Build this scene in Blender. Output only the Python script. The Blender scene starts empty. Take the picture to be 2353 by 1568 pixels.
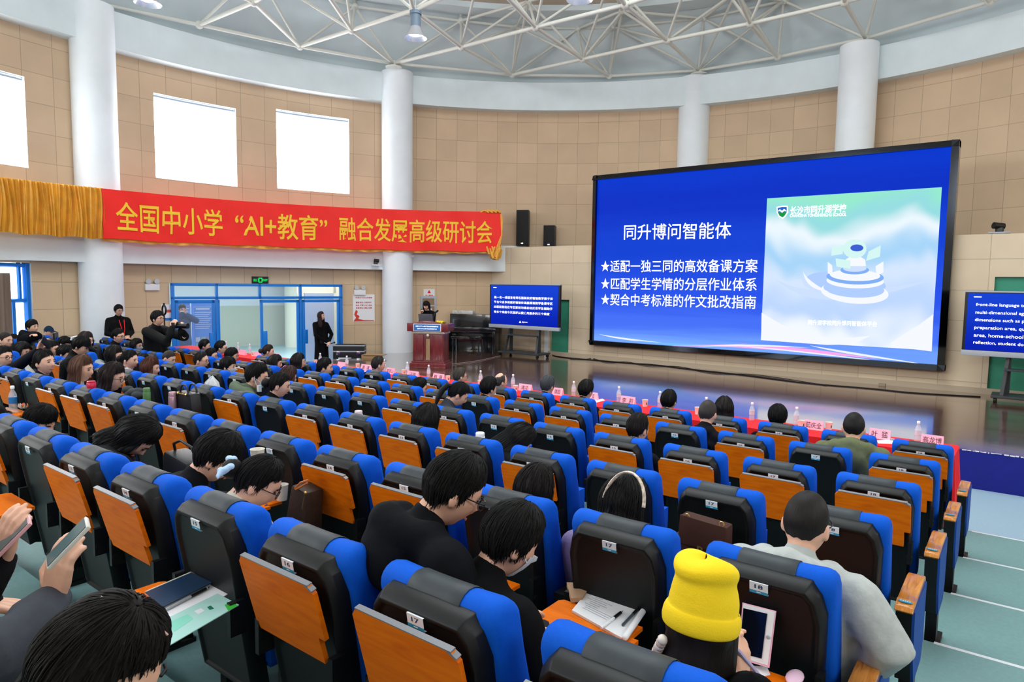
import bpy, bmesh, math, random
import numpy as np
from mathutils import Vector, Matrix
C = bpy.context.scene.collection
SC = bpy.context.scene
random.seed(7)
RNG = np.random.default_rng(7)
# ------------------------------------------------------------------ camera
F, YAW, PIT, ROLL = 1559.34, .6547, .0848, .0128
CAM = np.array([0., 0., 2.5])
def _basis():
    cy, sy, cp, sp = math.cos(YAW), math.sin(YAW), math.cos(PIT), math.sin(PIT)
    f = np.array([-sy*cp, cy*cp, -sp]); r = np.array([cy, sy, 0.]); u = np.cross(r, f)
    c, s = math.cos(ROLL), math.sin(ROLL)
    return c*r+s*u, -s*r+c*u, f
BR, BU, BF = _basis()
def ray(x, y): return (x-1176.5)/F*BR-(y-784)/F*BU+BF
def on_x(x, y, X): v = ray(x, y); return CAM+v*((X-CAM[0])/v[0])
def on_y(x, y, Y): v = ray(x, y); return CAM+v*((Y-CAM[1])/v[1])
def on_z(x, y, Z): v = ray(x, y); return CAM+v*((Z-CAM[2])/v[2])
def at_d(x, y, d): return CAM+ray(x, y)*d
HC = np.array([-5.02, 7.62])            # centre of the round hall
def on_r(x, y, r):
    v = ray(x, y); a = v[0]**2+v[1]**2; b = -2*(v[0]*HC[0]+v[1]*HC[1]); c = HC@HC-r*r
    return CAM+v*((-b+math.sqrt(b*b-4*a*c))/(2*a))
def on_pl(x, y, p0, n):
    v = ray(x, y); p0 = np.array(p0); n = np.array(n); return CAM+v*(((p0-CAM)@n)/(v@n))
cd = bpy.data.cameras.new('camera'); cam = bpy.data.objects.new('camera', cd); C.objects.link(cam)
cd.sensor_width = 36; cd.lens = F/2353*36; cd.clip_start = .05; cd.clip_end = 200
cam.matrix_world = Matrix(((BR[0], BU[0], -BF[0], CAM[0]), (BR[1], BU[1], -BF[1], CAM[1]), (BR[2], BU[2], -BF[2], CAM[2]), (0, 0, 0, 1)))
SC.camera = cam
SC.view_settings.view_transform = 'Standard'; SC.view_settings.look = 'None'
SC.view_settings.gamma = 1; SC.view_settings.exposure = 0
SC.view_settings.use_curve_mapping = False
w = bpy.data.worlds.new('World'); SC.world = w; w.use_nodes = True
w.node_tree.nodes['Background'].inputs[0].default_value = (.8, .9, 1, 1)
w.node_tree.nodes['Background'].inputs[1].default_value = .2
SC.cycles.max_bounces = 7; SC.cycles.diffuse_bounces = 3; SC.cycles.glossy_bounces = 3
SC.cycles.transparent_max_bounces = 8; SC.cycles.caustics_reflective = False; SC.cycles.caustics_refractive = False
SC.cycles.sample_clamp_indirect = 6
def area(name, loc, rot, sx, sy, power, col=(1, 1, 1), shape='RECTANGLE'):
    l = bpy.data.lights.new(name, 'AREA'); l.shape = shape; l.size = sx; l.size_y = sy; l.energy = power; l.color = col
    o = bpy.data.objects.new(name, l); C.objects.link(o); o.location = loc; o.rotation_euler = rot; return o
# added overhead fill in the closed dome; daylight through the ring of upper windows
area('added_dome_fill', (HC[0], HC[1], 11.4), (0, 0, 0), 9.5, 9.5, 1120, (.90, .985, 1), 'DISK')
WIN_ANG = [(-171.7, -163.2), (179.4, 170.0), (165.2, 156.3)]
def window_light(a, zc, wd, ht, power):
    r = 12.0; ar = math.radians(a)
    area('window_daylight', (HC[0]+r*math.cos(ar), HC[1]+r*math.sin(ar), zc), (math.radians(90), 0, ar+math.pi/2+math.pi), wd, ht, power, (.92, .97, 1))
# ------------------------------------------------------------------ helpers
def lin(c):
    r = []
    for v in c:
        v /= 255.; r.append(v/12.92 if v <= .04045 else ((v+.055)/1.055)**2.4)
    return (r[0], r[1], r[2], 1)
MATS = {}
def mat(name, col, rough=.6, metal=0, var=0, vscale=8, bump=0, bscale=60, stretch=(1, 1, 1), emit=0, alpha=1, trans=0, coat=0, sheen=0, coord='Object', spec=.5, ior=1.45):
    if name in MATS: return MATS[name]
    m = bpy.data.materials.new(name); m.use_nodes = True; nt = m.node_tree; b = nt.nodes['Principled BSDF']
    c = lin(col); b.inputs['Base Color'].default_value = c
    b.inputs['Roughness'].default_value = rough; b.inputs['Metallic'].default_value = metal
    b.inputs['Coat Weight'].default_value = coat; b.inputs['Sheen Weight'].default_value = sheen
    b.inputs['Specular IOR Level'].default_value = spec; b.inputs['IOR'].default_value = ior
    b.inputs['Transmission Weight'].default_value = trans; b.inputs['Alpha'].default_value = alpha
    if emit: b.inputs['Emission Color'].default_value = c; b.inputs['Emission Strength'].default_value = emit
    if var or bump:
        tc = nt.nodes.new('ShaderNodeTexCoord'); mp = nt.nodes.new('ShaderNodeMapping'); mp.inputs['Scale'].default_value = stretch
        nt.links.new(tc.outputs[coord], mp.inputs[0])
    if var:
        n = nt.nodes.new('ShaderNodeTexNoise'); n.inputs['Scale'].default_value = vscale; n.inputs['Detail'].default_value = 5
        nt.links.new(mp.outputs[0], n.inputs['Vector'])
        r = nt.nodes.new('ShaderNodeValToRGB'); r.color_ramp.elements[0].position = .3; r.color_ramp.elements[1].position = .7
        r.color_ramp.elements[0].color = tuple(max(0, x*(1-var)) for x in c[:3])+(1,)
        r.color_ramp.elements[1].color = tuple(min(1, x*(1+var)) for x in c[:3])+(1,)
        nt.links.new(n.outputs[0], r.inputs[0]); nt.links.new(r.outputs[0], b.inputs['Base Color'])
    if bump:
        n2 = nt.nodes.new('ShaderNodeTexNoise'); n2.inputs['Scale'].default_value = bscale; n2.inputs['Detail'].default_value = 3
        nt.links.new(mp.outputs[0], n2.inputs['Vector'])
        bp = nt.nodes.new('ShaderNodeBump'); bp.inputs['Strength'].default_value = bump; bp.inputs['Distance'].default_value = .01
        nt.links.new(n2.outputs[0], bp.inputs['Height']); nt.links.new(bp.outputs[0], b.inputs['Normal'])
    MATS[name] = m; return m
def panel_mat(name, col, sx, sz, seam=.5, var=.05, rough=.75, mort=.012, rot=0):
    m = mat(name, col, rough); nt = m.node_tree; b = nt.nodes['Principled BSDF']; c = lin(col)
    uv = nt.nodes.new('ShaderNodeTexCoord'); br = nt.nodes.new('ShaderNodeTexBrick'); br.offset = 0; br.squash = 1
    br.inputs['Scale'].default_value = 1; br.inputs['Brick Width'].default_value = sx; br.inputs['Row Height'].default_value = sz
    br.inputs['Mortar Size'].default_value = mort; br.inputs['Mortar Smooth'].default_value = .3
    br.inputs['Color1'].default_value = tuple(x*(1-var) for x in c[:3])+(1,); br.inputs['Color2'].default_value = tuple(min(1, x*(1+var)) for x in c[:3])+(1,)
    br.inputs['Mortar'].default_value = tuple(x*seam for x in c[:3])+(1,)
    nt.links.new(uv.outputs['UV'], br.inputs[0])
    n = nt.nodes.new('ShaderNodeTexNoise'); n.inputs['Scale'].default_value = 1.3; n.inputs['Detail'].default_value = 4
    nt.links.new(uv.outputs['UV'], n.inputs['Vector'])
    mx = nt.nodes.new('ShaderNodeMix'); mx.data_type = 'RGBA'; mx.blend_type = 'MULTIPLY'; mx.inputs[0].default_value = .22
    nt.links.new(br.outputs['Color'], mx.inputs[6]); nt.links.new(n.outputs[1], mx.inputs[7])
    rp = nt.nodes.new('ShaderNodeValToRGB'); rp.color_ramp.elements[0].color = (.75, .75, .75, 1); rp.color_ramp.elements[1].color = (1.1, 1.1, 1.1, 1)
    nt.links.new(n.outputs[0], rp.inputs[0]); nt.links.new(rp.outputs[0], mx.inputs[7]); mx.inputs[0].default_value = .6
    nt.links.new(mx.outputs[2], b.inputs['Base Color'])
    bp = nt.nodes.new('ShaderNodeBump'); bp.inputs['Strength'].default_value = .25; bp.inputs['Distance'].default_value = .01; bp.invert = True
    nt.links.new(br.outputs['Fac'], bp.inputs['Height']); nt.links.new(bp.outputs[0], b.inputs['Normal'])
    return m
class MB:
    def __init__(s): s.v = []; s.f = []; s.m = []; s.uv = {}
    def add(s, V, Fc, m=0):
        o = len(s.v); s.v += [tuple(map(float, p)) for p in V]
        s.f += [tuple(i+o for i in f) for f in Fc]; s.m += [m]*len(Fc) if isinstance(m, int) else list(m); return o
    def quad(s, a, b, c, d, m=0): s.add([a, b, c, d], [(0, 1, 2, 3)], m)
    def box(s, c, d, m=0, R=None, taper=1):
        x, y, z = [q/2 for q in d]; c = np.array(c, float)
        P = np.array([(-x, -y, -z), (x, -y, -z), (x, y, -z), (-x, y, -z), (-x*taper, -y*taper, z), (x*taper, -y*taper, z), (x*taper, y*taper, z), (-x*taper, y*taper, z)])
        if R is not None: P = P@np.array(R)
        s.add(P+c, [(0, 3, 2, 1), (4, 5, 6, 7), (0, 1, 5, 4), (1, 2, 6, 5), (2, 3, 7, 6), (3, 0, 4, 7)], m)
    def bar(s, a, b, w, h, m=0, up=(0, 0, 1)):
        a = np.array(a, float); b = np.array(b, float); L = np.linalg.norm(b-a); d = (b-a)/L
        x = np.cross(np.array(up, float), d); x /= np.linalg.norm(x); z = np.cross(d, x)
        s.box((a+b)/2, (w, L, h), m, np.array([x, d, z]))
    def tube(s, P, r, n=8, m=0, cap=True, flat=1, ref=None):
        P = [np.array(p, float) for p in P]; k = len(P)
        r = list(r) if hasattr(r, '__len__') else [r]*k
        if cap == 'round':
            d0 = P[0]-P[1]; d0 /= np.linalg.norm(d0)+1e-9; d1 = P[-1]-P[-2]; d1 /= np.linalg.norm(d1)+1e-9
            P = [P[0]+d0*r[0]*.95, P[0]+d0*r[0]*.65]+P+[P[-1]+d1*r[-1]*.65, P[-1]+d1*r[-1]*.95]
            r = [r[0]*.3, r[0]*.75]+r+[r[-1]*.75, r[-1]*.3]; k += 4
        T = []
        for i in range(k):
            t = P[min(i+1, k-1)]-P[max(i-1, 0)]; T.append(t/(np.linalg.norm(t)+1e-9))
        u = np.array(ref if ref is not None else ((0, 0, 1) if abs(T[0][2]) < .9 else (1, 0, 0)), float)
        V = []
        for i in range(k):
            u = u-T[i]*(u@T[i]); u /= np.linalg.norm(u)+1e-9; wv = np.cross(T[i], u)
            for j in range(n):
                a = 2*math.pi*j/n; V.append(P[i]+r[i]*(math.cos(a)*u*flat+math.sin(a)*wv))
        Fc = [(i*n+j, i*n+(j+1) % n, (i+1)*n+(j+1) % n, (i+1)*n+j) for i in range(k-1) for j in range(n)]
        if cap: Fc += [tuple(range(n-1, -1, -1)), tuple((k-1)*n+j for j in range(n))]
        s.add(V, Fc, m)
    def lathe(s, c, prof, n=16, m=0, sx=1, sy=1, R=None):
        V = []; k = len(prof)
        for r, z in prof:
            for j in range(n):
                a = 2*math.pi*j/n; V.append((r*math.cos(a)*sx, r*math.sin(a)*sy, z))
        V = np.array(V)
        if R is not None: V = V@np.array(R)
        V = V+np.array(c, float)
        Fc = [(i*n+j, i*n+(j+1) % n, (i+1)*n+(j+1) % n, (i+1)*n+j) for i in range(k-1) for j in range(n)]
        Fc += [tuple(range(n-1, -1, -1)), tuple((k-1)*n+j for j in range(n))]
        s.add(V, Fc, m)
    def prism(s, poly, o, ex, ey, ez, d, m=0):
        o, ex, ey, ez = [np.array(q, float) for q in (o, ex, ey, ez)]; n = len(poly)
        A = [o+ex*x+ey*y for x, y in poly]; B = [p+ez*d for p in A]
        s.add(A+B, [tuple(range(n-1, -1, -1)), tuple(range(n, 2*n))]+[(i, (i+1) % n, (i+1) % n+n, i+n) for i in range(n)], m)
    def grid(s, fn, nu, nv, m=0, wrap=False):
        V = [fn(i/nu, j/nv) for j in range(nv+1) for i in range(nu+(0 if wrap else 1))]; W = nu if wrap else nu+1
        s.add(V, [(j*W+i, j*W+(i+1) % W, (j+1)*W+(i+1) % W, (j+1)*W+i) for j in range(nv) for i in range(nu)], m)
    def ball(s, c, r, n=10, k=7, m=0, R=None):
        r = np.array(r if hasattr(r, '__len__') else (r, r, r), float)
        prof = [(math.sin(math.pi*(i+.02)/(k+.04)), -math.cos(math.pi*(i+.02)/(k+.04))) for i in range(k+1)]
        o = MB(); o.lathe((0, 0, 0), prof, n); V = np.array(o.v)*r
        if R is not None: V = V@np.array(R)
        s.add(V+np.array(c, float), o.f, m)
    def xf(s, M=None, t=(0, 0, 0), sc=1):
        V = np.array(s.v)*sc
        if M is not None: V = V@np.array(M)
        s.v = [tuple(p) for p in V+np.array(t)]; return s
    def join(s, o, dm=0): s.add(o.v, o.f, [q+dm for q in o.m])
    def mesh(s, name, mats, smooth=False):
        me = bpy.data.meshes.new(name); me.from_pydata(s.v, [], s.f)
        for q in (mats if isinstance(mats, (list, tuple)) else [mats]): me.materials.append(q)
        me.polygons.foreach_set('material_index', s.m)
        if smooth: me.polygons.foreach_set('use_smooth', [True]*len(s.f))
        me.update(); return me
    def build(s, name, mats, parent=None, smooth=False, bevel=0, **kw):
        me = s.mesh(name, mats, smooth)
        if bevel:
            b = bmesh.new(); b.from_mesh(me); bmesh.ops.recalc_face_normals(b, faces=b.faces)
            ed = [e for e in b.edges if len(e.link_faces) == 2 and e.calc_face_angle(0) > .6]
            bmesh.ops.bevel(b, geom=ed, offset=bevel, segments=2, profile=.6, affect='EDGES', clamp_overlap=True)
            b.to_mesh(me); b.free()
            me.polygons.foreach_set('use_smooth', [True]*len(me.polygons)); me.set_sharp_from_angle(angle=.7)
        elif smooth: me.set_sharp_from_angle(angle=1.0)
        return put(name, me, parent, **kw)
def put(name, me, parent=None, loc=None, rotz=None, **kw):
    o = bpy.data.objects.new(name, me); C.objects.link(o)
    if parent is not None: o.parent = parent
    if loc is not None: o.location = loc
    if rotz is not None: o.rotation_euler = (0, 0, rotz)
    tag(o, **kw); return o
def tag(o, label=None, cat=None, group=None, kind=None):
    if label: o['label'] = label
    if cat: o['category'] = cat
    if group: o['group'] = group
    if kind: o['kind'] = kind
    return o
def empty(name, loc, rotz=0, **kw):
    o = put(name, None, None, tuple(map(float, loc)), rotz, **kw); o.empty_display_size = .1; return o
def copy_tree(o, parent=None):
    c = o.copy(); C.objects.link(c)
    if parent is not None: c.parent = parent
    for ch in [x for x in o.children]: copy_tree(ch, c)
    return c
def tree(o): return [o]+[q for ch in o.children for q in tree(ch)]
# text: every string is turned into a flat mesh once; unit box u,v in 0..1 keeps its own aspect
TXT = {}
def make_texts(items):
    obs = []
    for t, off in items:
        cu = bpy.data.curves.new('t', 'FONT'); cu.body = t; cu.offset = off; cu.size = 1; cu.resolution_u = 3
        o = bpy.data.objects.new('t', cu); C.objects.link(o); obs.append((t, o))
    bpy.context.view_layer.update(); dg = bpy.context.evaluated_depsgraph_get()
    for t, o in obs:
        me = bpy.data.meshes.new_from_object(o.evaluated_get(dg))
        V = np.array([v.co[:2] for v in me.vertices]); fs = [tuple(p.vertices) for p in me.polygons]
        lo, hi = V.min(0), V.max(0); TXT[t] = ((V-lo)/(hi-lo), fs, (hi-lo)[0]/(hi-lo)[1])
        bpy.data.meshes.remove(me); cu = o.data; bpy.data.objects.remove(o); bpy.data.curves.remove(cu)
def text_to(mb, t, fn, m=0):
    V, fs, _ = TXT[t]; mb.add([fn(u, v) for u, v in V], fs, m)
def text_box(mb, t, o, ex, ey, w, h, m=0, off=.002):
    """text in the box w x h centred on o, in the plane ex, ey (lifted off it)"""
    o, ex, ey = [np.array(q, float) for q in (o, ex, ey)]; n = np.cross(ex, ey)
    text_to(mb, t, lambda u, v: o+ex*((u-.5)*w)+ey*((v-.5)*h)+n*off, m)
def rotm(yaw, pitch=0, roll=0):
    cy, sy = math.cos(yaw), math.sin(yaw); cp, sp = math.cos(pitch), math.sin(pitch); cr, sr = math.cos(roll), math.sin(roll)
    f = np.array([sy*cp, cy*cp, -sp]); r = np.array([cy, -sy, 0]); u = np.cross(r, f); r2 = r*cr-u*sr; u2 = u*cr+r*sr
    return np.array([r2, f, u2])      # rows: right, forward, up (local row vectors @ R)
# ------------------------------------------------------------------ materials
M_WALL = panel_mat('beige_panel', (216, 187, 156), .62, .62, seam=.66, mort=.007)
M_WALL2 = panel_mat('beige_panel_lower', (218, 190, 156), .62, .6, seam=.6, mort=.007)
M_STWALL = panel_mat('cream_panel', (226, 208, 180), .75, .62, seam=.7, mort=.008)
M_WHITE = mat('white_plaster', (230, 241, 245), .7, var=.03, vscale=2)
M_COL = mat('white_column', (240, 246, 251), .55, var=.03, vscale=2)
M_CEIL = mat('grey_white_ceiling', (220, 231, 234), .8, var=.08, vscale=.7)
M_DOME = mat('beige_roof', (190, 176, 158), .8, var=.05, vscale=1)
M_TRUSS = mat('white_painted_steel', (220, 220, 212), .4)
M_BLUE = mat('blue_aluminium', (8, 122, 215), .4)
M_GLASS = mat('clear_glass', (235, 245, 250), .0, alpha=.07, spec=.3)
M_BLACK = mat('black_plastic', (8, 9, 11), .45)
M_DARK = mat('dark_grey_metal', (52, 56, 60), .4)
M_CHROME = mat('chrome', (200, 203, 206), .2, metal=1)
M_SILVER = mat('silver_plastic', (172, 180, 192), .4)
M_PAPER = mat('white_paper', (238, 240, 244), .7)
M_PINK = mat('pink_card', (255, 186, 210), .6)
M_INK = mat('dark_ink', (60, 20, 34), .6)
M_RED = mat('red_cloth', (240, 12, 20), .65, var=.08, vscale=6)
M_GOLD = mat('gold_satin', (236, 172, 56), .33, var=.12, vscale=5, sheen=.2)
M_BANNER = mat('red_satin', (252, 36, 26), .55, var=.04, vscale=3)
M_YEL = mat('yellow_print', (255, 204, 50), .6)
M_GREEN = mat('green_door_paint', (58, 150, 122), .5, var=.04)
M_LWHITE = mat('screen_white', (255, 255, 255), .5, emit=1)
def emis(name, col, s=1.0):
    m = mat(name, (0, 0, 0), .4); b = m.node_tree.nodes['Principled BSDF']
    b.inputs['Emission Color'].default_value = lin(col); b.inputs['Emission Strength'].default_value = s; b.inputs['Specular IOR Level'].default_value = .05
    return m
def wood_mat(name, c1, c2, rough=.35, sc=(2, 18, 18), coat=.2, coord='Object'):
    m = mat(name, c1, rough, coat=coat, spec=.5 if coat else .15); nt = m.node_tree; b = nt.nodes['Principled BSDF']
    tc = nt.nodes.new('ShaderNodeTexCoord'); mp = nt.nodes.new('ShaderNodeMapping'); mp.inputs['Scale'].default_value = sc
    n = nt.nodes.new('ShaderNodeTexNoise'); n.inputs['Scale'].default_value = 2; n.inputs['Detail'].default_value = 6; n.inputs['Distortion'].default_value = .8
    r = nt.nodes.new('ShaderNodeValToRGB'); r.color_ramp.elements[0].color = lin(c1); r.color_ramp.elements[1].color = lin(c2)
    r.color_ramp.elements[0].position = .35; r.color_ramp.elements[1].position = .7
    nt.links.new(tc.outputs[coord], mp.inputs[0]); nt.links.new(mp.outputs[0], n.inputs['Vector']); nt.links.new(n.outputs[0], r.inputs[0]); nt.links.new(r.outputs[0], b.inputs['Base Color'])
    return m
M_ORANGE = wood_mat('orange_wood_veneer', (236, 120, 6), (212, 96, 2), .5, (2, 10, 14), 0)
M_ARM = wood_mat('varnished_wood', (222, 146, 60), (176, 100, 30), .25, (30, 3, 10), .5)
M_REDWOOD = wood_mat('mahogany', (128, 48, 52), (92, 30, 36), .3, (12, 12, 2), .3)
# stage boards: planks along X
M_STAGE = mat('dark_stage_boards', (104, 74, 58), .2, spec=.8, coat=1)
M_STAGE.node_tree.nodes['Principled BSDF'].inputs['Coat Roughness'].default_value = .09; M_STAGE.node_tree.nodes['Principled BSDF'].inputs['Coat IOR'].default_value = 1.9
nt = M_STAGE.node_tree; b = nt.nodes['Principled BSDF']; tc = nt.nodes.new('ShaderNodeTexCoord'); br = nt.nodes.new('ShaderNodeTexBrick')
br.inputs['Scale'].default_value = 1; br.inputs['Brick Width'].default_value = 1.8; br.inputs['Row Height'].default_value = .14; br.inputs['Mortar Size'].default_value = .003
br.inputs['Color1'].default_value = lin((112, 82, 66)); br.inputs['Color2'].default_value = lin((90, 62, 48)); br.inputs['Mortar'].default_value = lin((52, 36, 30))
nz = nt.nodes.new('ShaderNodeTexNoise'); nz.inputs['Scale'].default_value = 3; mp = nt.nodes.new('ShaderNodeMapping'); mp.inputs['Scale'].default_value = (1, 14, 1)
rr = nt.nodes.new('ShaderNodeMapRange'); rr.inputs[3].default_value = .12; rr.inputs[4].default_value = .28
nt.links.new(tc.outputs['Object'], br.inputs[0]); nt.links.new(br.outputs[0], b.inputs['Base Color']); nt.links.new(tc.outputs['Object'], mp.inputs[0])
nt.links.new(mp.outputs[0], nz.inputs['Vector']); nt.links.new(nz.outputs[0], rr.inputs[0]); nt.links.new(rr.outputs[0], b.inputs['Roughness'])
M_VINYL = mat('green_vinyl', (112, 150, 150), .5, var=.05, vscale=40, bump=.05, bscale=200)
M_VINYLB = mat('blue_vinyl', (150, 178, 196), .5, var=.04, vscale=40)
M_STAGEF = mat('navy_stage_front', (6, 20, 130), .5, var=.05)
# texts used on things in the hall
BAN = ['全国中小学', '“AI+教育”', '融合发展高级研讨会']
LED = ['同升博问智能体', '★适配一独三同的高效备课方案', '★匹配学生学情的分层作业体系', '★契合中考标准的作文批改指南']
TVT = ['是一名一线语言老师名副其实的智能教学搭子该', '平台包含多维度的智能体涵盖精准教学备课专区', '出题组卷批改专区家校沟通总结反思学生宿助手', '等多个维度今天我就从我使用最多的三个维度']
TV2 = ['front-line language teacher', 'multi-dimensional agents,', 'dimensions such as precision', 'preparation area, question g', 'area, home-school commun', 'reflection, student dormitory']
NAMES = ['高龙博', '叶  猛', '茹庆全', '李  莉', '实', '建国', '清华', '韩  薇', '汪晓', '李军山', '潇  潇', '李']
make_texts([(t, .012) for t in BAN]+[(t, .003) for t in LED]+[(t, .008) for t in TVT]+[(t, .006) for t in TV2]+[(t, .0) for t in NAMES]
           + [(str(i), .02) for i in range(1, 19)]+[('同升湖学校同升博问智能体平台', .006), ('长沙市同升湖学校', .012), ('CHANGSHA TONGSHENGHU SCHOOL', .012), ('当心触电', .02), ('!', .02), ('EXIT', .02), ('出口', .01), ('富强 民主 文明 和谐', .02), ('自由 平等 公正 法治', .02), ('爱国 敬业 诚信 友善', .02), ('社会主义核心价值观', .02),
              ('全国中小学“AI+教育”融合发展高级研讨会', .01), ('B', .03), ('AI', .01)])
# ------------------------------------------------------------------ the hall
ZF, ZS = -.10, .405                    # hall floor, stage floor
RW, RB = 12.28, 11.92                  # wall and ring-beam radii
WY = 16.5                              # straight stage wall
def hz(z): return 2.5+(z-2.5)*1.04
def pol(r, a, z): a = math.radians(a); return (HC[0]+r*math.cos(a), HC[1]+r*math.sin(a), z)
def cyl_wall(name, r, rt, a0, a1, z0, z1, holes, m, step=2.0, soffit=True):
    mb = MB(); me_uv = []
    A = sorted(set([a0, a1]+[x for h in holes for x in h[:2]])); AA = []
    for p, q in zip(A, A[1:]):
        k = max(1, int(math.ceil((q-p)/step))); AA += [p+(q-p)*i/k for i in range(k)]
    AA.append(a1); Z = sorted(set([z0, z1]+[x for h in holes for x in h[2:]]))
    def q4(P, U, mi=0): mb.add(P, [(0, 1, 2, 3)], mi); me_uv.extend(U)
    for p, q in zip(AA, AA[1:]):
        for s, t in zip(Z, Z[1:]):
            am, zm = (p+q)/2, (s+t)/2
            if any(h[0] < am < h[1] and h[2] < zm < h[3] for h in holes): continue
            u0, u1 = math.radians(p)*r, math.radians(q)*r
            q4([pol(r, q, s), pol(r, p, s), pol(r, p, t), pol(r, q, t)], [(u1, s), (u0, s), (u0, t), (u1, t)])
        for zz, fl in ((z0, 1), (z1, 0)):
            P = [pol(r, p, zz), pol(r, q, zz), pol(rt, q, zz), pol(rt, p, zz)]
            q4(P if fl else P[::-1], [(0, 0)]*4)
    for h in holes:
        k = 4; hs = [h[0]+(h[1]-h[0])*i/k for i in range(k+1)]
        for p, q in zip(hs, hs[1:]):
            q4([pol(r, p, h[2]), pol(r, q, h[2]), pol(rt, q, h[2]), pol(rt, p, h[2])], [(0, 0)]*4, 1)
            q4([pol(r, q, h[3]), pol(r, p, h[3]), pol(rt, p, h[3]), pol(rt, q, h[3])], [(0, 0)]*4, 1)
        for a in h[:2]: q4([pol(r, a, h[2]), pol(rt, a, h[2]), pol(rt, a, h[3]), pol(r, a, h[3])], [(0, 0)]*4, 1)
    for a in (a0, a1): q4([pol(r, a, z0), pol(rt, a, z0), pol(rt, a, z1), pol(r, a, z1)], [(0, 0)]*4)
    me = mb.mesh(name, [m, M_WHITE]); ul = me.uv_layers.new(name='UVMap')
    ul.data.foreach_set('uv', [x for p in me_uv for x in p])
    return put(name, me, kind='structure')
# windows (angles on the hall circle, heights)
WINS = [(153.9, 163.4, hz(4.94), hz(7.0)), (168.4, 177.85, hz(4.88), hz(6.84)), (190.7, 200.1, hz(4.72), hz(6.53))]
REAR_ADDED = [(212+15*i, 221.4+15*i, hz(4.8), hz(6.7)) for i in range(12) if i not in (5, 6, 9)]  # unseen rear windows, copied round the wall to add light from behind
cyl_wall('wall_upper', RW, RW+.25, 40, 400, hz(3.55), hz(8.1), WINS+REAR_ADDED, M_WALL)
DA, DB = on_r(393, 700, RW-.08), on_r(786, 700, RW-.08)
dang = [math.degrees(math.atan2(p[1]-HC[1], p[0]-HC[0])) % 360 for p in (DB, DA)]
CA, CB = 190.9, 199.5                  # curtained opening left of the first column
cyl_wall('wall_lower', RW, RW+.25, 133.6, 400, ZF, hz(3.6), [(dang[0], dang[1], ZF, 2.40), (CA, CB, ZF, 2.80)], M_WALL2)
# ring beam, balcony band
cyl_wall('trim_1', RB, RW+.2, 40, 400, hz(7.52), hz(8.3), [], M_WHITE)
_p = on_r(1209, 600, RB)
cyl_wall('trim_2', RB, RW+.1, math.degrees(math.atan2(_p[1]-HC[1], _p[0]-HC[0])), 360, hz(2.84), hz(3.6), [], M_WHITE)
# straight stage wall, its ledge, floor slabs
def wallpanel(name, x0, x1, y, z0, z1, holes, m, th=.3):
    mb = MB(); uv = []
    X = sorted(set([x0, x1]+[q for h in holes for q in h[:2]])); Z = sorted(set([z0, z1]+[q for h in holes for q in h[2:]]))
    for p, q in zip(X, X[1:]):
        for s, t in zip(Z, Z[1:]):
            if any(h[0] < (p+q)/2 < h[1] and h[2] < (s+t)/2 < h[3] for h in holes): continue
            mb.quad((p, y, s), (q, y, s), (q, y, t), (p, y, t)); uv += [(p, s), (q, s), (q, t), (p, t)]
    for h in holes:
        for x in h[:2]: mb.quad((x, y, h[2]), (x, y+.12, h[2]), (x, y+.12, h[3]), (x, y, h[3])); uv += [(0, 0)]*4
        mb.quad((h[0], y, h[3]), (h[1], y, h[3]), (h[1], y+.12, h[3]), (h[0], y+.12, h[3])); uv += [(0, 0)]*4
    mb.quad((x0, y, z1), (x1, y, z1), (x1, y+th, z1), (x0, y+th, z1)); uv += [(0, 0)]*4
    mb.quad((x0, y, z0), (x0, y+th, z0), (x0, y+th, z1), (x0, y, z1)); uv += [(0, 0)]*4
    me = mb.mesh(name, m); ul = me.uv_layers.new(name='UVMap'); ul.data.foreach_set('uv', [q for p in uv for q in p])
    return put(name, me, kind='structure')
GL = on_y(1266, 690, WY)[0], on_y(1308, 690, WY)[0]
GT = on_y(1290, 689, WY)[2]
wallpanel('wall_stage', -14.3, 4.2, WY, ZS, hz(3.55), [(GL[0], GL[1], ZS, GT), (-.65, .35, ZS, 2.75)], M_STWALL)
mb = MB(); mb.prism([(-13.2, WY+.31), (4.1, WY+.31), (2.5, 18.6), (-2, 20.1), (-8, 20.1), (-11.6, 18.3)], (0, 0, hz(3.55)-.12), (1, 0, 0), (0, 1, 0), (0, 0, 1), .12)
mb.build('trim_3', M_WHITE, kind='structure')
mb = MB(); mb.box((-4.6, WY-.012, ZS+.06), (17.4, .02, .12)); mb.build('baseboard_stage', M_STWALL, kind='structure')
mb = MB(); mb.lathe((HC[0], HC[1], ZF-.1), [(13, 0), (13, .1)], 64); mb.build('floor', M_VINYLB, kind='structure')
# columns
COLP = [(-17.07, 6.67), (-15.12, 14.04), (-8.30, 19.49), (-3.88, 19.25)]
for i, (x, y) in enumerate(COLP):
    z0 = [ZF, ZF, hz(3.55), hz(3.55)][i]; mb = MB(); mb.lathe((x, y, 0), [(.45, z0), (.45, hz(8.33))], 40)
    mb.build('trim_%d' % (4+i), M_COL, smooth=True, kind='structure')
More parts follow.
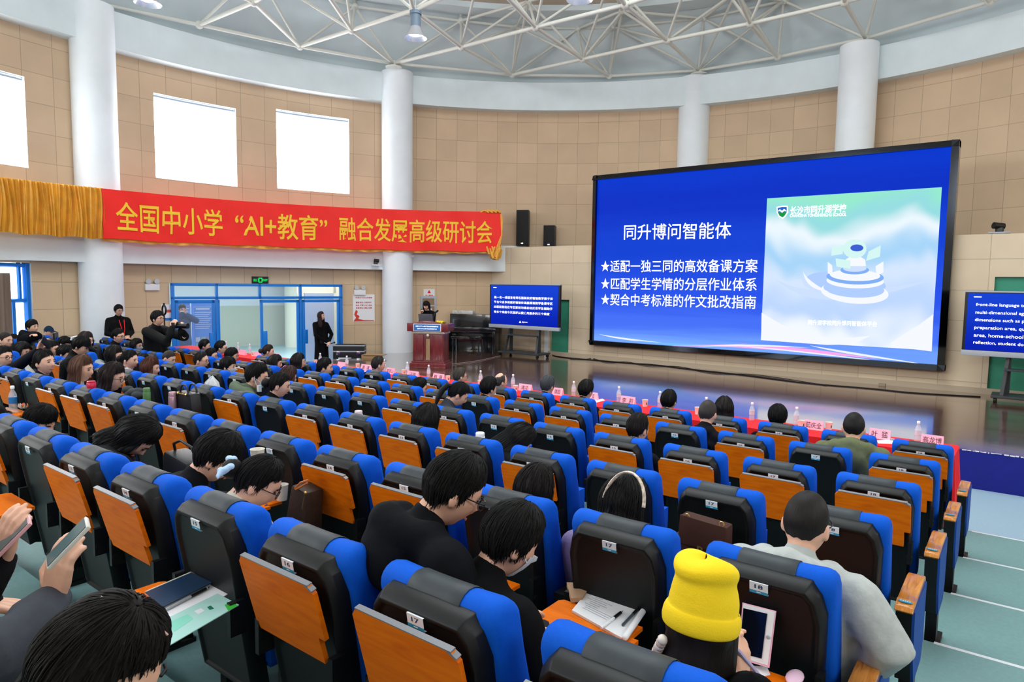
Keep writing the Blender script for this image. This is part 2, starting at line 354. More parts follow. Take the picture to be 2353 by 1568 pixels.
# ceiling: steep collar above the beam, light rim, then the low dome
def ring(name, prof, m, n=96, a0=0, a1=360):
    mb = MB(); mb.grid(lambda u, v: (lambda k, t: pol(prof[k][0]+(prof[k+1][0]-prof[k][0])*t, a0+(a1-a0)*u, prof[k][1]+(prof[k+1][1]-prof[k][1])*t))(min(int(v*(len(prof)-1)), len(prof)-2), v*(len(prof)-1)-min(int(v*(len(prof)-1)), len(prof)-2)), n, len(prof)-1, 0, True)
    return mb.build(name, m, smooth=True, kind='structure')
ring('ceiling', [(12.5, 8.5), (11.0, 10.1)], M_CEIL)
ring('ceiling_rim', [(11.0, 10.1), (10.95, 10.02), (10.35, 10.02), (10.3, 10.15)], M_CEIL)
ring('ceiling_dome', [(10.3, 10.15), (8, 11.0), (5.0, 11.7), (4.9, 12.2), (0.01, 12.3)], M_DOME)
# ------------------------------------------------------------------ space frame (lower nodes, upper nodes, tubes)
ZL, ZU = 8.69, 9.86
low = {}
def L(k, x, y): low[k] = on_z(x, y, ZL)
for k, x, y in [('a1', 458, 57), ('a2', 583, 5), ('b1', 689, 107), ('b2', 808, 69), ('b3', 950, 23), ('c1', 905, 146), ('c2', 1060, 108), ('c3', 1231, 63), ('c4', 1437, 11),
                ('d1', 1177, 172), ('d2', 1339, 136), ('d3', 1533, 93), ('d4', 1724, 54), ('d5', 1941, 5), ('e1', 1400, 175), ('e2', 1606, 162), ('e3', 1787, 131), ('e4', 1989, 88), ('e5', 2275, 4), ('z1', 210, 5)]: L(k, x, y)
for k, p in {'b4': (-9.2, 11.05), 'b5': (-7.0, 11.1), 'b6': (-5, 11.1), 'c5': (-5.2, 13.6), 'c6': (-3.1, 13.6), 'c7': (-1., 13.6), 'd6': (-1.5, 16.2), 'a3': (-11.8, 8.6), 'a4': (-9.4, 8.6), 'a5': (-7.2, 8.6), 'e6': (1.4, 16.6), 'f1': (-16.0, 5.5), 'f2': (-13.8, 6.2), 'f3': (-11.8, 6.2), 'f4': (-9.4, 6.2), 'f5': (-7.2, 6.2), 'b7': (-3, 11.1), 'a6': (-5, 8.6), 'd7': (.6, 16.0)}.items(): low[k] = np.array([p[0], p[1], ZL])
up = {}
for k, x, y in [('u1', 1059, 48), ('u2', 1188, 62), ('u3', 1328, 66), ('u4', 1411, 62), ('u5', 1617, 42), ('u6', 1215, 3), ('u7', 1430, 25), ('u8', 815, 15), ('u9', 1801, 2)]: up[k] = on_z(x, y, ZU)
for k, p in {'v1': (-15.2, 9.6), 'v2': (-12.6, 10.0), 'v3': (-10.4, 12.3), 'v4': (-8.4, 12.3), 'v5': (-8.6, 14.9), 'v6': (-6.4, 14.9), 'v7': (-4.4, 14.9), 'v8': (-3.2, 18.0), 'v9': (-1.2, 17.2), 'w1': (-6.4, 17.4)}.items(): up[k] = np.array([p[0], p[1], ZU])
mb = MB()
for ch in ['z1 a1 b1 c1 d1 e1 e2 e3 e4 e5 e6', 'f1 z1']:
    ks = ch.split()
    for p, q in zip(ks, ks[1:]): mb.tube([low[p], low[q]], .045, 8)
ring_o = mb
for ch in ['a1 a2 a3 a4 a5 a6', 'b1 b2 b3 b4 b5 b6 b7', 'c1 c2 c3 c4 c5 c6 c7', 'd1 d2 d3 d4 d5 d6 d7', 'a2 b1', 'a3 b2 c1', 'a4 b3 c2 d1', 'b4 c3 d2 e1', 'b5 c4 d3 e2', 'b6 c5 d4 e3', 'c6 d5 e4', 'c7 d6 e5', 'f2 a2', 'f3 a3', 'f1 f2 f3 f4 f5', 'f4 a4', 'f5 a5']:
    ks = ch.split()
    for p, q in zip(ks, ks[1:]): mb.tube([low[p], low[q]], .05, 8)
mb.build('truss_lower_chords', M_TRUSS, smooth=True, kind='structure')
mb = MB(); near = lambda p, n: sorted(low, key=lambda k: np.hypot(*(low[k]-p)[:2]))[:n]
for k, p in up.items():
    for q in near(p, 4):
        if np.hypot(*(low[q]-p)[:2]) < 2.6: mb.tube([p, low[q]], .035, 7)
mb.build('truss_diagonals', M_TRUSS, smooth=True, kind='structure')
mb = MB(); done = set()
for k, p in up.items():
    for q in sorted(up, key=lambda z: np.linalg.norm(up[z]-p))[1:4]:
        if np.linalg.norm(up[q]-p) < 3.0 and (q, k) not in done: done.add((k, q)); mb.tube([p, up[q]], .04, 7)
mb.build('truss_upper_chords', M_TRUSS, smooth=True, kind='structure')
mb = MB()
for p in list(low.values())+list(up.values()): mb.ball(p, .1, 12, 8)
for p in up.values(): mb.tube([p, p+np.array([0, 0, .42])], .05, 8)
for k in ('c1', 'e2', 'e4', 'z1'): p = low[k]; mb.lathe((p[0], p[1], 0), [(.24, hz(8.33)), (.24, hz(8.33)+.03), (.07, hz(8.33)+.05), (.06, ZL)], 12)
mb.build('truss_nodes', M_TRUSS, smooth=True, kind='structure')
# ------------------------------------------------------------------ windows, blinds
M_BLIND = mat('daylit_blind', (250, 252, 255), .8, emit=11.3)
for i, h in enumerate(WINS+REAR_ADDED):
    a0, a1, z0, z1 = h; mb = MB(); r = RW+.2
    for a in (a0+.15, a1-.15): mb.bar(pol(r, a, z0), pol(r, a, z1), .05, .06, 0, pol(0, 0, 0))
    for z in (z0+.03, z1-.03): mb.tube([pol(r, a0+(a1-a0)*k/6, z) for k in range(7)], .03, 4)
    fr = mb.build('window_%d' % (i+1), mat('white_frame', (226, 230, 236), .5), kind='structure')
    mb = MB(); n = 22
    for k in range(n):                 # vertical blind slats
        p, q = a0+(a1-a0)*(k+.03)/n, a0+(a1-a0)*(k+.99)/n
        mb.quad(pol(RW+.10, p, z0+.03+.02*(k % 2)), pol(RW+.115, q, z0+.03+.02*(k % 2)), pol(RW+.115, q, z1-.09), pol(RW+.10, p, z1-.09))
    bl = mb.build('vertical_blind', M_BLIND, fr)
    mb = MB(); mb.tube([pol(RW+.1, a0+(a1-a0)*k/6, z1-.06) for k in range(7)], .025, 6); mb.build('blind_rail', mat('grey_rail', (150, 158, 172), .5), fr)
# ------------------------------------------------------------------ stage block
SY = on_z(2210, 1032, ZS)[1]           # front edge
mb = MB(); sl = [on_z(763, 826, ZS)[0]-.05, -14.2]
out = [(sl[0], SY), (4.5, SY), (4.5, WY+.1), (-13.6, WY+.1)]+[pol(RW+.1, a, 0)[:2] for a in (136, 140, 144)]+[tuple(on_z(x, y, ZS)[:2]) for x, y in ((866, 815), (845, 822.5), (763, 826))]
mb.prism(out, (0, 0, ZF), (1, 0, 0), (0, 1, 0), (0, 0, 1), ZS-ZF-.004, 0)
mb.build('stage', [M_STAGEF], label='low dark wooden stage with navy painted front under the big screen', cat='stage')
st = bpy.data.objects['stage']
mb = MB(); mb.prism(out, (0, 0, ZS-.004), (1, 0, 0), (0, 1, 0), (0, 0, 1), .004, 0); mb.build('stage_boards', M_STAGE, st)
mb = MB(); x = sl[0]
while x < 4.4:                         # chipped pale paint along the lip
    wd = random.uniform(.01, .09); mb.box((x+wd/2, SY-.003, ZS-.003-random.uniform(0, .006)), (wd, .008, random.uniform(.004, .016)), 0, rotm(0, 0, random.uniform(-.06, .06))); x += wd+random.uniform(-.01, .03)
mb.build('worn_edge', M_PAPER, st)
# ------------------------------------------------------------------ glazed door front
A2, B2 = np.array([DA[0], DA[1]]), np.array([DB[0], DB[1]]); DL = np.linalg.norm(B2-A2); dx = (B2-A2)/DL; dn = np.array([-dx[1], dx[0]])   # dn points out of the hall
def dpt(s, z, o=0): q = A2+dx*s+dn*o; return np.array([q[0], q[1], z])
def dpx(x, y): p = on_pl(x, y, (A2[0], A2[1], 0), (dn[0], dn[1], 0)); return (p[:2]-A2)@dx, p[2]
DR = np.array([[dx[0], dx[1], 0], [dn[0], dn[1], 0], [0, 0, 1]])
ZT0, ZT1, ZTOP = 1.99, 2.06, 2.40
ms = [0.0]+[dpx(x, 700)[0] for x in (498, 597, 690)]+[DL]
def dbar(mb, s0, s1, z0, z1, d=.08, o=0, m=0): mb.box(dpt((s0+s1)/2, (z0+z1)/2, o), (abs(s1-s0), d, abs(z1-z0)), m, DR)
fr = empty('door_1', dpt(DL/2, ZF), kind='structure')
def loc_build(mb, name, mats, parent, **k):
    base = np.zeros(3); p = parent
    while p is not None: base += np.array(p.location); p = p.parent
    mb.v = [tuple(np.array(q)-base) for q in mb.v]; return mb.build(name, mats, parent, **k)
mb = MB()
for s in (0.04, DL-.04): dbar(mb, s-.04, s+.04, ZF, ZTOP)
for s in ms[1:-1]: dbar(mb, s-.035, s+.035, ZF if s != ms[2] else ZT0, ZTOP)
dbar(mb, 0, DL, ZTOP-.07, ZTOP); dbar(mb, 0, DL, ZT0, ZT1)
loc_build(mb, 'door_frame', M_BLUE, fr, bevel=.006)
mb = MB()
for p, q in zip(ms, ms[1:]): dbar(mb, p+.03, q-.03, ZT1, ZTOP-.07, .01)
loc_build(mb, 'transom_glass', M_GLASS, fr)
def leaf(s0, s1, hs, hinge=None, ang=0, lab=None):
    d = empty('glass_door', dpt(s0 if hinge is None else hinge, ZF), label=lab, cat='door', group='leaves of the glass doors')
    T = lambda mb: mb
    if ang:
        c, s = math.cos(ang), math.sin(ang); p0 = dpt(hinge, 0)
        def T(mb):
            V = np.array(mb.v)-p0; mb.v = [tuple(p) for p in np.c_[V[:, 0]*c-V[:, 1]*s, V[:, 0]*s+V[:, 1]*c, V[:, 2]]+p0]; return mb
    mb = MB(); w = .075
    dbar(mb, s0, s0+w, ZF, ZT0-.02, .05); dbar(mb, s1-w, s1, ZF, ZT0-.02, .05); dbar(mb, s0, s1, ZT0-.1, ZT0-.02, .05); dbar(mb, s0, s1, ZF, ZF+.1, .05)
    loc_build(T(mb), 'door_rail', M_BLUE, d, bevel=.005)
    mb = MB(); dbar(mb, s0+w, s1-w, ZF+.1, ZT0-.1, .01); loc_build(T(mb), 'pane', M_GLASS, d)
    mb = MB(); dbar(mb, hs-.06, hs+.06, .72, 1.12, .09); loc_build(T(mb), 'handle_plate', M_BLUE, d, bevel=.01)
leaf(ms[0]+.09, ms[1]-.05, ms[1]-.14, lab='leftmost closed glass door leaf with blue frame, blue posters behind it')
leaf(ms[1]+.05, ms[2]-.02, ms[2]-.1, ms[1]+.05, math.radians(78), lab='glass door leaf swung open, seen edge on')
leaf(ms[2]+.0, ms[3]-.04, ms[2]+.12, lab='closed glass door leaf in front of the cream lobby column')
leaf(ms[3]+.05, ms[4]-.09, ms[3]+.14, lab='glass door leaf in front of the standing woman, rightmost leaf')
# lobby beyond the doors
ML1 = mat('lobby_wainscot', (196, 202, 188), .6); ML2 = mat('lobby_white', (226, 232, 238), .7); ML3 = mat('lobby_cream', (236, 234, 214), .5); ML4 = mat('lobby_floor', (170, 208, 216), .3)
lw = on_z(590, 795, ZF); off = (lw[:2]-A2)@dn; zt = on_pl(590, 703, lw, (dn[0], dn[1], 0))[2]
def lbox(mb, s0, s1, o0, o1, z0, z1, m=0): mb.box(dpt((s0+s1)/2, (z0+z1)/2, (o0+o1)/2), (abs(s1-s0), abs(o1-o0), z1-z0), m, DR)
mb = MB(); lbox(mb, -2.5, 14, off, off+.2, ZF, zt, 0); lbox(mb, -2.5, 14, off+.02, off+.2, zt, 3.3, 1); mb.build('wall_lobby', [ML1, ML2], kind='structure')
mb = MB(); lbox(mb, -9, 14, .45, off+.2, ZF-.05, ZF+.005); mb.build('floor_lobby', ML4, kind='structure')
mb = MB(); lbox(mb, -9, 14, .45, off+.2, 3.3, 3.4); mb.build('ceiling_lobby', ML2, kind='structure')
mb = MB(); cpos = on_z(681, 797, ZF); mb.lathe((cpos[0], cpos[1], 0), [(.42, ZF), (.42, 3.3)], 32); mb.build('trim_20', ML3, smooth=True, kind='structure')
mb = MB(); s_, z_ = dpx(733, 760); o_ = 1.6
g0 = on_pl(700, 700, dpt(0, 0, o_), (dn[0], dn[1], 0)); g1 = on_pl(766, 700, dpt(0, 0, o_), (dn[0], dn[1], 0)); s0, s1 = (g0[:2]-A2)@dx, (g1[:2]-A2)@dx
lbox(mb, s0, s1, o_, o_+.06, ZF, 2.12); mb.build('door_2', mat('grey_lilac_door', (172, 184, 212), .4), kind='structure')
mb = MB(); lbox(mb, s1+.02, s1+3.2, o_+.02, o_+.2, ZF, 3.3); lbox(mb, s0-.02, s0-.16, o_, o_+.15, ZF, 3.3); lbox(mb, s0-.16, s1+.1, o_+.02, o_+.2, 2.12, 3.3); mb.build('wall_lobby_return', ML3, kind='structure')
# bright lobby window strip on the left and an added ceiling fill light
mb = MB(); lbox(mb, -9, -2.4, off-.6, off-.5, .9, 3.2); mb.build('window_30', mat('daylit_lobby_window', (245, 250, 255), .8, emit=11.3*.55), kind='structure')
p = dpt(3.2, 3.2, 2.5); area('lobby_fill', p, (0, 0, math.atan2(dx[1], dx[0])), 7, 4, 420, (.95, .98, 1))
# poster boards standing in the lobby
def board(xl, xr, yt, o, lab):
    a = on_pl(xl, 720, dpt(0, 0, o), (dn[0], dn[1], 0)); b_ = on_pl(xr, 720, dpt(0, 0, o), (dn[0], dn[1], 0)); t = on_pl(xl, yt, dpt(0, 0, o), (dn[0], dn[1], 0))[2]
    s0, s1 = (a[:2]-A2)@dx, (b_[:2]-A2)@dx; wd = s1-s0; e = empty('poster_board', dpt((s0+s1)/2, ZF, o), label=lab, cat='poster', group='display boards in the lobby')
    mb = MB(); lbox(mb, s0, s1, o, o+.03, ZF, t); loc_build(mb, 'panel', mat('poster_blue', (90, 164, 248), .5), e)
    h = t-ZF; mb = MB()
    for k in range(9): lbox(mb, s0+wd*.14, s1-wd*(.14+.06*(k % 3)), o-.006, o-.003, t-h*(.16+.027*k), t-h*(.15+.027*k))
    lbox(mb, s0+wd*.2, s1-wd*.2, o-.006, o-.003, t-h*.12, t-h*.095)
    for f in (.07, .93): lbox(mb, s0+wd*f, s0+wd*(f+.012), o-.006, o-.003, t-h*.86, t-h*.08)
    for f in (.08, .86): lbox(mb, s0+wd*.07, s0+wd*.94, o-.006, o-.003, t-h*f-.006, t-h*f+.006)
    loc_build(mb, 'text_block', mat('poster_pale', (206, 228, 250), .6), e)
    mb = MB()
    for r_, n_ in enumerate((3, 2, 2, 3)):
        for k in range(n_):
            p = .15+.72*k/n_; lbox(mb, s0+wd*p, s0+wd*(p+.58/n_), o-.008, o-.003, t-h*(.55+.085*r_), t-h*(.49+.085*r_), (r_+k) % 3)
    loc_build(mb, 'photo', [mat('photo_pale', (220, 226, 226), .5), mat('photo_green', (170, 200, 180), .5), mat('photo_mauve', (170, 160, 190), .5)], e)
board(403, 437, 690, .9, 'narrow blue display board behind the dark figure beyond the glass')
board(440, 492, 692, 1.0, 'wide blue display board with photo tiles beyond the leftmost door leaf')
# exit sign, emergency lamps, poster, notices
def wall_frame(x, y, r=RW):
    p = on_r(x, y, r); a = math.atan2(p[1]-HC[1], p[0]-HC[0]); ex = np.array([math.sin(a), -math.cos(a), 0]); n = np.array([-math.cos(a), -math.sin(a), 0]); return p, ex, n   # ex points right as seen from inside
def wbox(mb, p, ex, n, w, h, d, dxx=0, dz=0, do=0, m=0): mb.box(p+ex*dxx+np.array([0, 0, dz])+n*(do+d/2), (w, d, h), m, np.array([ex, -n, [0, 0, 1]]))
EZ = np.array([0, 0, 1.])
p, ex, n = wall_frame(597, 644); e = empty('exit_sign', p, label='small green lit exit sign above the blue door frame', cat='exit sign')
mb = MB(); wbox(mb, p, ex, n, .44, .2, .05); loc_build(mb, 'sign_box', M_BLACK, e)
mb = MB(); mg = emis('exit_green', (40, 240, 110), 1.2); text_box(mb, '出口', p-ex*.12+n*.053, ex, EZ, .14, .08); text_box(mb, 'EXIT', p+ex*.13+n*.053, ex, EZ, .14, .06); wbox(mb, p, ex, n, .1, .13, .004, 0, 0, .05); loc_build(mb, 'lit_text', mg, e)
mb = MB(); wbox(mb, p, ex, n, .06, .09, .003, 0, 0, .055); loc_build(mb, 'pictogram', M_BLACK, e)
def emerg(x, y, lab):
    p, ex, n = wall_frame(x, y); e = empty('emergency_light', p, label=lab, cat='emergency light', group='twin-head emergency lights')
    mb = MB(); wbox(mb, p, ex, n, .34, .16, .07); loc_build(mb, 'battery_box', M_PAPER, e, bevel=.01)
    for s in (-.1, .1):
        mb = MB(); mb.tube([p+ex*s+EZ*.14+n*.02, p+ex*s+EZ*.14+n*.09], [.05, .065], 12); loc_build(mb, 'lamp_head', mat('lamp_grey', (196, 200, 204), .25), e, smooth=True)
emerg(348, 660, 'white emergency light with two lamp heads between column and blue doors')
emerg(826, 672, 'white emergency light with two lamp heads above the red and white poster')
p, ex, n = wall_frame(836, 708); e = empty('wall_poster', p, label='white poster with red slogan text and ribbon beside the doors', cat='poster')
q0, q1 = on_r(811, 678, RW), on_r(861, 740, RW); pw, ph = abs((q1-q0)@ex), q0[2]-q1[2]
mb = MB(); wbox(mb, p, ex, n, pw, ph, .006); loc_build(mb, 'sheet', M_PAPER, e)
mb = MB()
for t, dz, w in (('社会主义核心价值观', .38, .76), ('富强 民主 文明 和谐', .2, .74), ('自由 平等 公正 法治', .1, .74), ('爱国 敬业 诚信 友善', 0, .74)): mb = MB(); text_box(mb, t, p+EZ*ph*dz+n*.008, ex, EZ, pw*w, ph*.055); loc_build(mb, 'slogan', mat('poster_red', (206, 40, 48), .6), e)
mb = MB(); rb = [(-.47, -.47), (-.36, -.36), (-.45, -.24), (-.36, -.06), (-.28, -.14), (-.33, -.24), (-.2, -.3), (-.26, -.4), (.0, -.45), (.47, -.46), (.47, -.49), (-.47, -.49)]
mb.prism([(x*pw, y*ph) for x, y in rb], p+n*.007, ex, EZ, n, .002); loc_build(mb, 'ribbon', mat('ribbon_red', (216, 60, 40), .5), e)
p, ex, n = wall_frame(986, 674); e = empty('warning_sign', p, label='white warning notice with red triangle above the electrical box', cat='sign')
mb = MB(); wbox(mb, p, ex, n, .34, .25, .008); loc_build(mb, 'plate', M_PAPER, e)
mb = MB(); mb.prism([(-.055, 0), (.055, 0), (0, .1)], p+n*.009, ex, EZ, n, .002); text_box(mb, '当心触电', p-EZ*.07+n*.009, ex, EZ, .24, .05); loc_build(mb, 'symbol', M_RED, e)
p, ex, n = wall_frame(984, 702); e = empty('electrical_box', p, label='grey metal wall cabinet behind the woman at the lectern', cat='cabinet')
mb = MB(); wbox(mb, p, ex, n, .5, .58, .03); loc_build(mb, 'cabinet_frame', M_SILVER, e, bevel=.01)
mb = MB(); wbox(mb, p, ex, n, .36, .19, .012, 0, .12, .03); wbox(mb, p, ex, n, .36, .19, .012, 0, -.12, .03); loc_build(mb, 'window_panel', mat('brown_glass', (150, 124, 96), .2), e)
p, ex, n = wall_frame(382, 718); e = empty('notice_sign', p, label='white and blue notice on the wall behind the cameraman', cat='sign')
mb = MB(); wbox(mb, p+ex*.05, ex, n, .33, .4, .008, m=0); wbox(mb, p+ex*.05, ex, n, .33, .06, .012, 0, -.17, 0, 1); wbox(mb, p+ex*.05, ex, n, .2, .07, .012, .03, .03, 0, 2); loc_build(mb, 'plate', [M_PAPER, M_BLUE, mat('notice_red', (216, 80, 70), .6)], e)
def cctv(x, y, r, lab):
    p, ex, n = wall_frame(x, y, r); e = empty('security_camera', p, label=lab, cat='camera')
    mb = MB(); wbox(mb, p, ex, n, .22, .03, .16, 0, -.07); loc_build(mb, 'bracket', M_PAPER, e)
    mb = MB(); mb.lathe(p+n*.08, [(.055, -.055), (.06, 0), (.05, .05), (.02, .075)], 14); loc_build(mb, 'camera_base', M_DARK, e, smooth=True)
    mb = MB(); mb.tube([p+n*.08+EZ*.06-ex*.05, p+n*.12+EZ*.05+ex*.09], .05, 12); loc_build(mb, 'lens_barrel', M_BLACK, e, smooth=True)
cctv(862, 604, RB-.02, 'dark conference camera on the white band left of the second column')
p, ex, n = wall_frame(940, 590, RB-.02); e = empty('bullet_camera', p, label='white bullet camera on the band right of the second column', cat='camera')
mb = MB(); mb.tube([p, p+n*.12+EZ*.01], .02, 8); loc_build(mb, 'mount', M_PAPER, e)
mb = MB(); mb.tube([p+n*.13+ex*.1, p+n*.2-ex*.12], .045, 12); loc_build(mb, 'housing', M_PAPER, e, smooth=True)
mb = MB(); mb.tube([p+n*.2-ex*.12, p+n*.205-ex*.13], .042, 12); loc_build(mb, 'lens', M_BLACK, e)
# curtained opening on the far left
mb = MB(); a0, a1 = CA, CB
for a in (a0+.2, a1-.2): mb.bar(pol(RW+.1, a, ZF), pol(RW+.1, a, 2.8), .1, .12, 0, pol(0, 0, 0))
for z in (2.75, 2.0): mb.tube([pol(RW+.1, a0+(a1-a0)*k/6, z) for k in range(7)], .045, 6)
mb.bar(pol(RW+.1, a0+1.6, ZF), pol(RW+.1, a0+1.6, 2.0), .07, .08, 0, pol(0, 0, 0)); mb.bar(pol(RW+.1, a0+.9, 2), pol(RW+.1, a0+.9, 2.8), .05, .06, 0, pol(0, 0, 0))
wf = mb.build('window_31', M_BLUE, kind='structure')
mb = MB(); mb.grid(lambda u, v: pol(RW+.12, a0+(a1-a0)*u, .3+2.45*v), 6, 2); mb.build('daylit_glass', mat('daylit_glass', (226, 238, 250), .4, emit=11.3*.3), wf)
mb = MB(); ac = a0+2.3; nf = 9
def cf(u, v): a = ac+(a1+4-ac)*u; return pol(RW-.14+.06*math.sin(u*nf*2*math.pi)*(.75+.25*v)+.01*math.sin(23*u), a+.25*math.sin(u*40)*(1-v)*.3, ZF+.05+2.63*v)
mb.grid(cf, 150, 6); mb.build('curtain', mat('taupe_curtain', (138, 118, 106), .85, bump=.1, bscale=200), smooth=True, label='brown floor length curtain hanging at the far left window', cat='curtain')
# gold drape along the balcony band, red banner
ga = lambda x, y, r: math.degrees(math.atan2(on_r(x, y, r)[1]-HC[1], on_r(x, y, r)[0]-HC[0])) % 360
RG = RB-.46; g_r, g_l = ga(236, 490, RG), 207
def gf(u, v):
    a = g_l+(g_r-g_l)*u; f = 40*u; sag = .10*math.sin(math.pi*((f*.16) % 1)); pinch = .5+.5*math.cos(u*math.pi*6)
    rr = RG-.03-.030*math.sin(f*2*math.pi+.5*math.sin(v*3+u*9))-.018*math.sin(f*5.3*math.pi+.8*v)-.012*math.sin(f*11*math.pi+2)-.05*math.sin(math.pi*v)*(1-.5*pinch)
    zt = hz(4.3)+.1*u; zb = hz(3.31)-.0+sag*.35; return pol(rr, a+.08*math.sin(v*4+f), zb+(zt-zb)*v)
mb = MB(); mb.grid(gf, 520, 12); mb.build('gold_drape', M_GOLD, smooth=True, label='gathered gold satin drape left of the red banner', cat='drape')
RBN = RB-.50; b_l, b_r = ga(235, 490, RBN), ga(1151, 535, RBN)
BT = lambda u: hz(4.39+.15*u); BB = lambda u: hz(3.34+.06*u)
def bn(u, v, o=0):
    a = b_l+(b_r-b_l)*u; return pol(RBN-o-.015*math.sin(u*31+v*5)*(1-v*.5)-.012*math.sin(u*70+v*9), a, BB(u)+(BT(u)-BB(u))*v+.012*math.sin(u*40)*(1-v))
e = empty('banner', pol(RBN, (b_l+b_r)/2, 3.4), label='long red banner with yellow Chinese slogan along the balcony band', cat='banner')
mb = MB(); mb.grid(bn, 140, 8); loc_build(mb, 'cloth', M_BANNER, e, smooth=True)
for t, xl, xr in (('全国中小学', 266, 511), ('“AI+教育”', 540, 752), ('融合发展高级研讨会', 779, 1132)):
    u0, u1 = [(ga(x, 515, RBN)-b_l)/(b_r-b_l) for x in (xl, xr)]
    mb = MB(); text_to(mb, t, lambda u, v: bn(u0+(u1-u0)*u, .17+.60*v, .012)); loc_build(mb, 'slogan', M_YEL, e)
mb = MB()
def ff(u, v): a = b_l+(b_r-b_l)*u; return pol(RBN+.07+.03*math.sin(u*170)*(1-v), a, BB(u)-.02-.06*(1-v)*(.4+.6*abs(math.sin(u*13)*math.sin(u*47)))+.1*v)
mb.grid(ff, 240, 2); mb.build('gold_fringe', M_GOLD, smooth=True, label='strip of gold satin peeping out under the red banner', cat='drape')
mb = MB(); pe = on_r(1134, 583, RBN); rg = random.Random(3)
for k in range(16):
    c0 = pe+np.array([rg.uniform(-.12, .12), rg.uniform(-.12, .12), rg.uniform(-.05, .12)])
    mb.tube([c0+np.array([-.12, .0, .1]), c0+np.array([-.04, .02, -.12]), c0+np.array([.06, .05, -.14]), c0+np.array([.13, .06, .08])], [.03, .045, .045, .03], 7, cap='round')
for k in range(5): mb.tube([on_r(1151+k, 492+3*k, RBN-.02), on_r(1153, 540, RBN-.02), on_r(1146-k*2, 578, RBN-.03)], .02, 6)
for k in range(4): c0 = on_r(1105+9*k, 488, RBN+.03); mb.tube([c0, c0+np.array([.1, .05, .06]), c0+np.array([.2, .1, 0])], .035, 6, cap='round')
mb.build('gold_bundle', M_GOLD, smooth=True, label='knotted bundle of gold satin at the right end of the banner', cat='drape')
# loudspeakers on the ledge
def cabinet(x0, x1, y0, y1, lab):
    rr = 11.93; p = on_r((x0+x1)/2, y1, rr); p = np.array([p[0], p[1], hz(3.6)]); a = on_r(x0, y1, rr); b_ = on_r(x1, y1, rr); t = on_r((x0+x1)/2, y0, rr)
    v = np.array([b_[0]-a[0], b_[1]-a[1], 0]); wd = np.linalg.norm(v)*.86; h = t[2]-hz(3.6); yaw = math.atan2(v[1], v[0])-.25
    e = empty('loudspeaker', p, yaw, label=lab, cat='loudspeaker')
    mb = MB(); mb.prism([(-wd/2, -.2), (wd/2, -.2), (wd*.36, .24), (-wd*.36, .24)], (0, 0, 0), (1, 0, 0), (0, 1, 0), (0, 0, 1), h); mb.build('cabinet', M_BLACK, e, bevel=.015)
    mb = MB(); mb.box((0, -.212, h/2), (wd*.9, .02, h*.94)); mb.build('grille', mat('grille_black', (10, 11, 12), .7, bump=.3, bscale=400), e, bevel=.008)
    mb = MB(); mb.box((0, -.225, h*.07), (.07, .006, .035)); mb.build('badge', M_CHROME, e)
cabinet(1186, 1220, 484, 567, 'tall black loudspeaker on the ledge right of the banner')
cabinet(1249, 1280, 519, 564, 'shorter black loudspeaker on the ledge beside the tall one')
# high-bay lamps hanging under the truss
M_LAMP = emis('lamp_glow', (235, 242, 255), 9)
def highbay(x, y, top, lab, power=100):
    r = empty('pendant_lamp', (x, y, top), label=lab, cat='lamp', group='high-bay lamps under the truss')
    mb = MB(); mb.tube([(0, 0, 0), (0, 0, -.32)], .012, 6); mb.build('hanger', M_SILVER, r)
    mb = MB(); mb.lathe((0, 0, -.62), [(.11, 0), (.11, .26), (.13, .26), (.13, .33), (.05, .34)], 20); mb.build('driver_housing', mat('blue_grey', (110, 128, 146), .4), r, smooth=True)
    mb = MB(); V = [(.11, -.62), (.13, -.66), (.18, -.76), (.25, -.86)]
    mb.grid(lambda u, v: (lambda k: (k[0]*math.cos(2*math.pi*u), k[0]*math.sin(2*math.pi*u), k[1]))(V[round(v*3)]), 28, 3, 0, True); mb.build('reflector', mat('lamp_alu', (205, 210, 220), .25, metal=.6), r, smooth=True)
    mb = MB(); mb.lathe((0, 0, -.80), [(.10, 0), (.17, .03), (.12, .04)], 20); mb.build('diffuser', M_LAMP, r)
    l = bpy.data.lights.new('lamp_light', 'SPOT'); l.energy = power; l.spot_size = 2.4; l.spot_blend = .7; l.shadow_soft_size = .25; l.color = (.96, .98, 1)
    lo = bpy.data.objects.new('lamp_light', l); C.objects.link(lo); lo.parent = r; lo.location = (0, 0, -.9)
q = on_z(955, 88, 8.69-.86); highbay(q[0], q[1], 8.69, 'high-bay lamp with silver reflector hanging above the second column')
q = on_z(340, 9, 8.69-.86); highbay(q[0], q[1], 8.69, 'high-bay lamp cut off by the top edge above the first column')
q = on_z(1332, 0, 8.69-.86); highbay(q[0], q[1], 8.69, 'high-bay lamp just showing at the top edge near the centre')
for x, y in ((-6, 6), (-1, 9), (-11, 2), (-5, 0), (0, 3.2), (-10, -3.5), (-3.5, -5), (3, -1)): highbay(x, y, 8.69, 'high-bay lamp above the seats outside the frame')
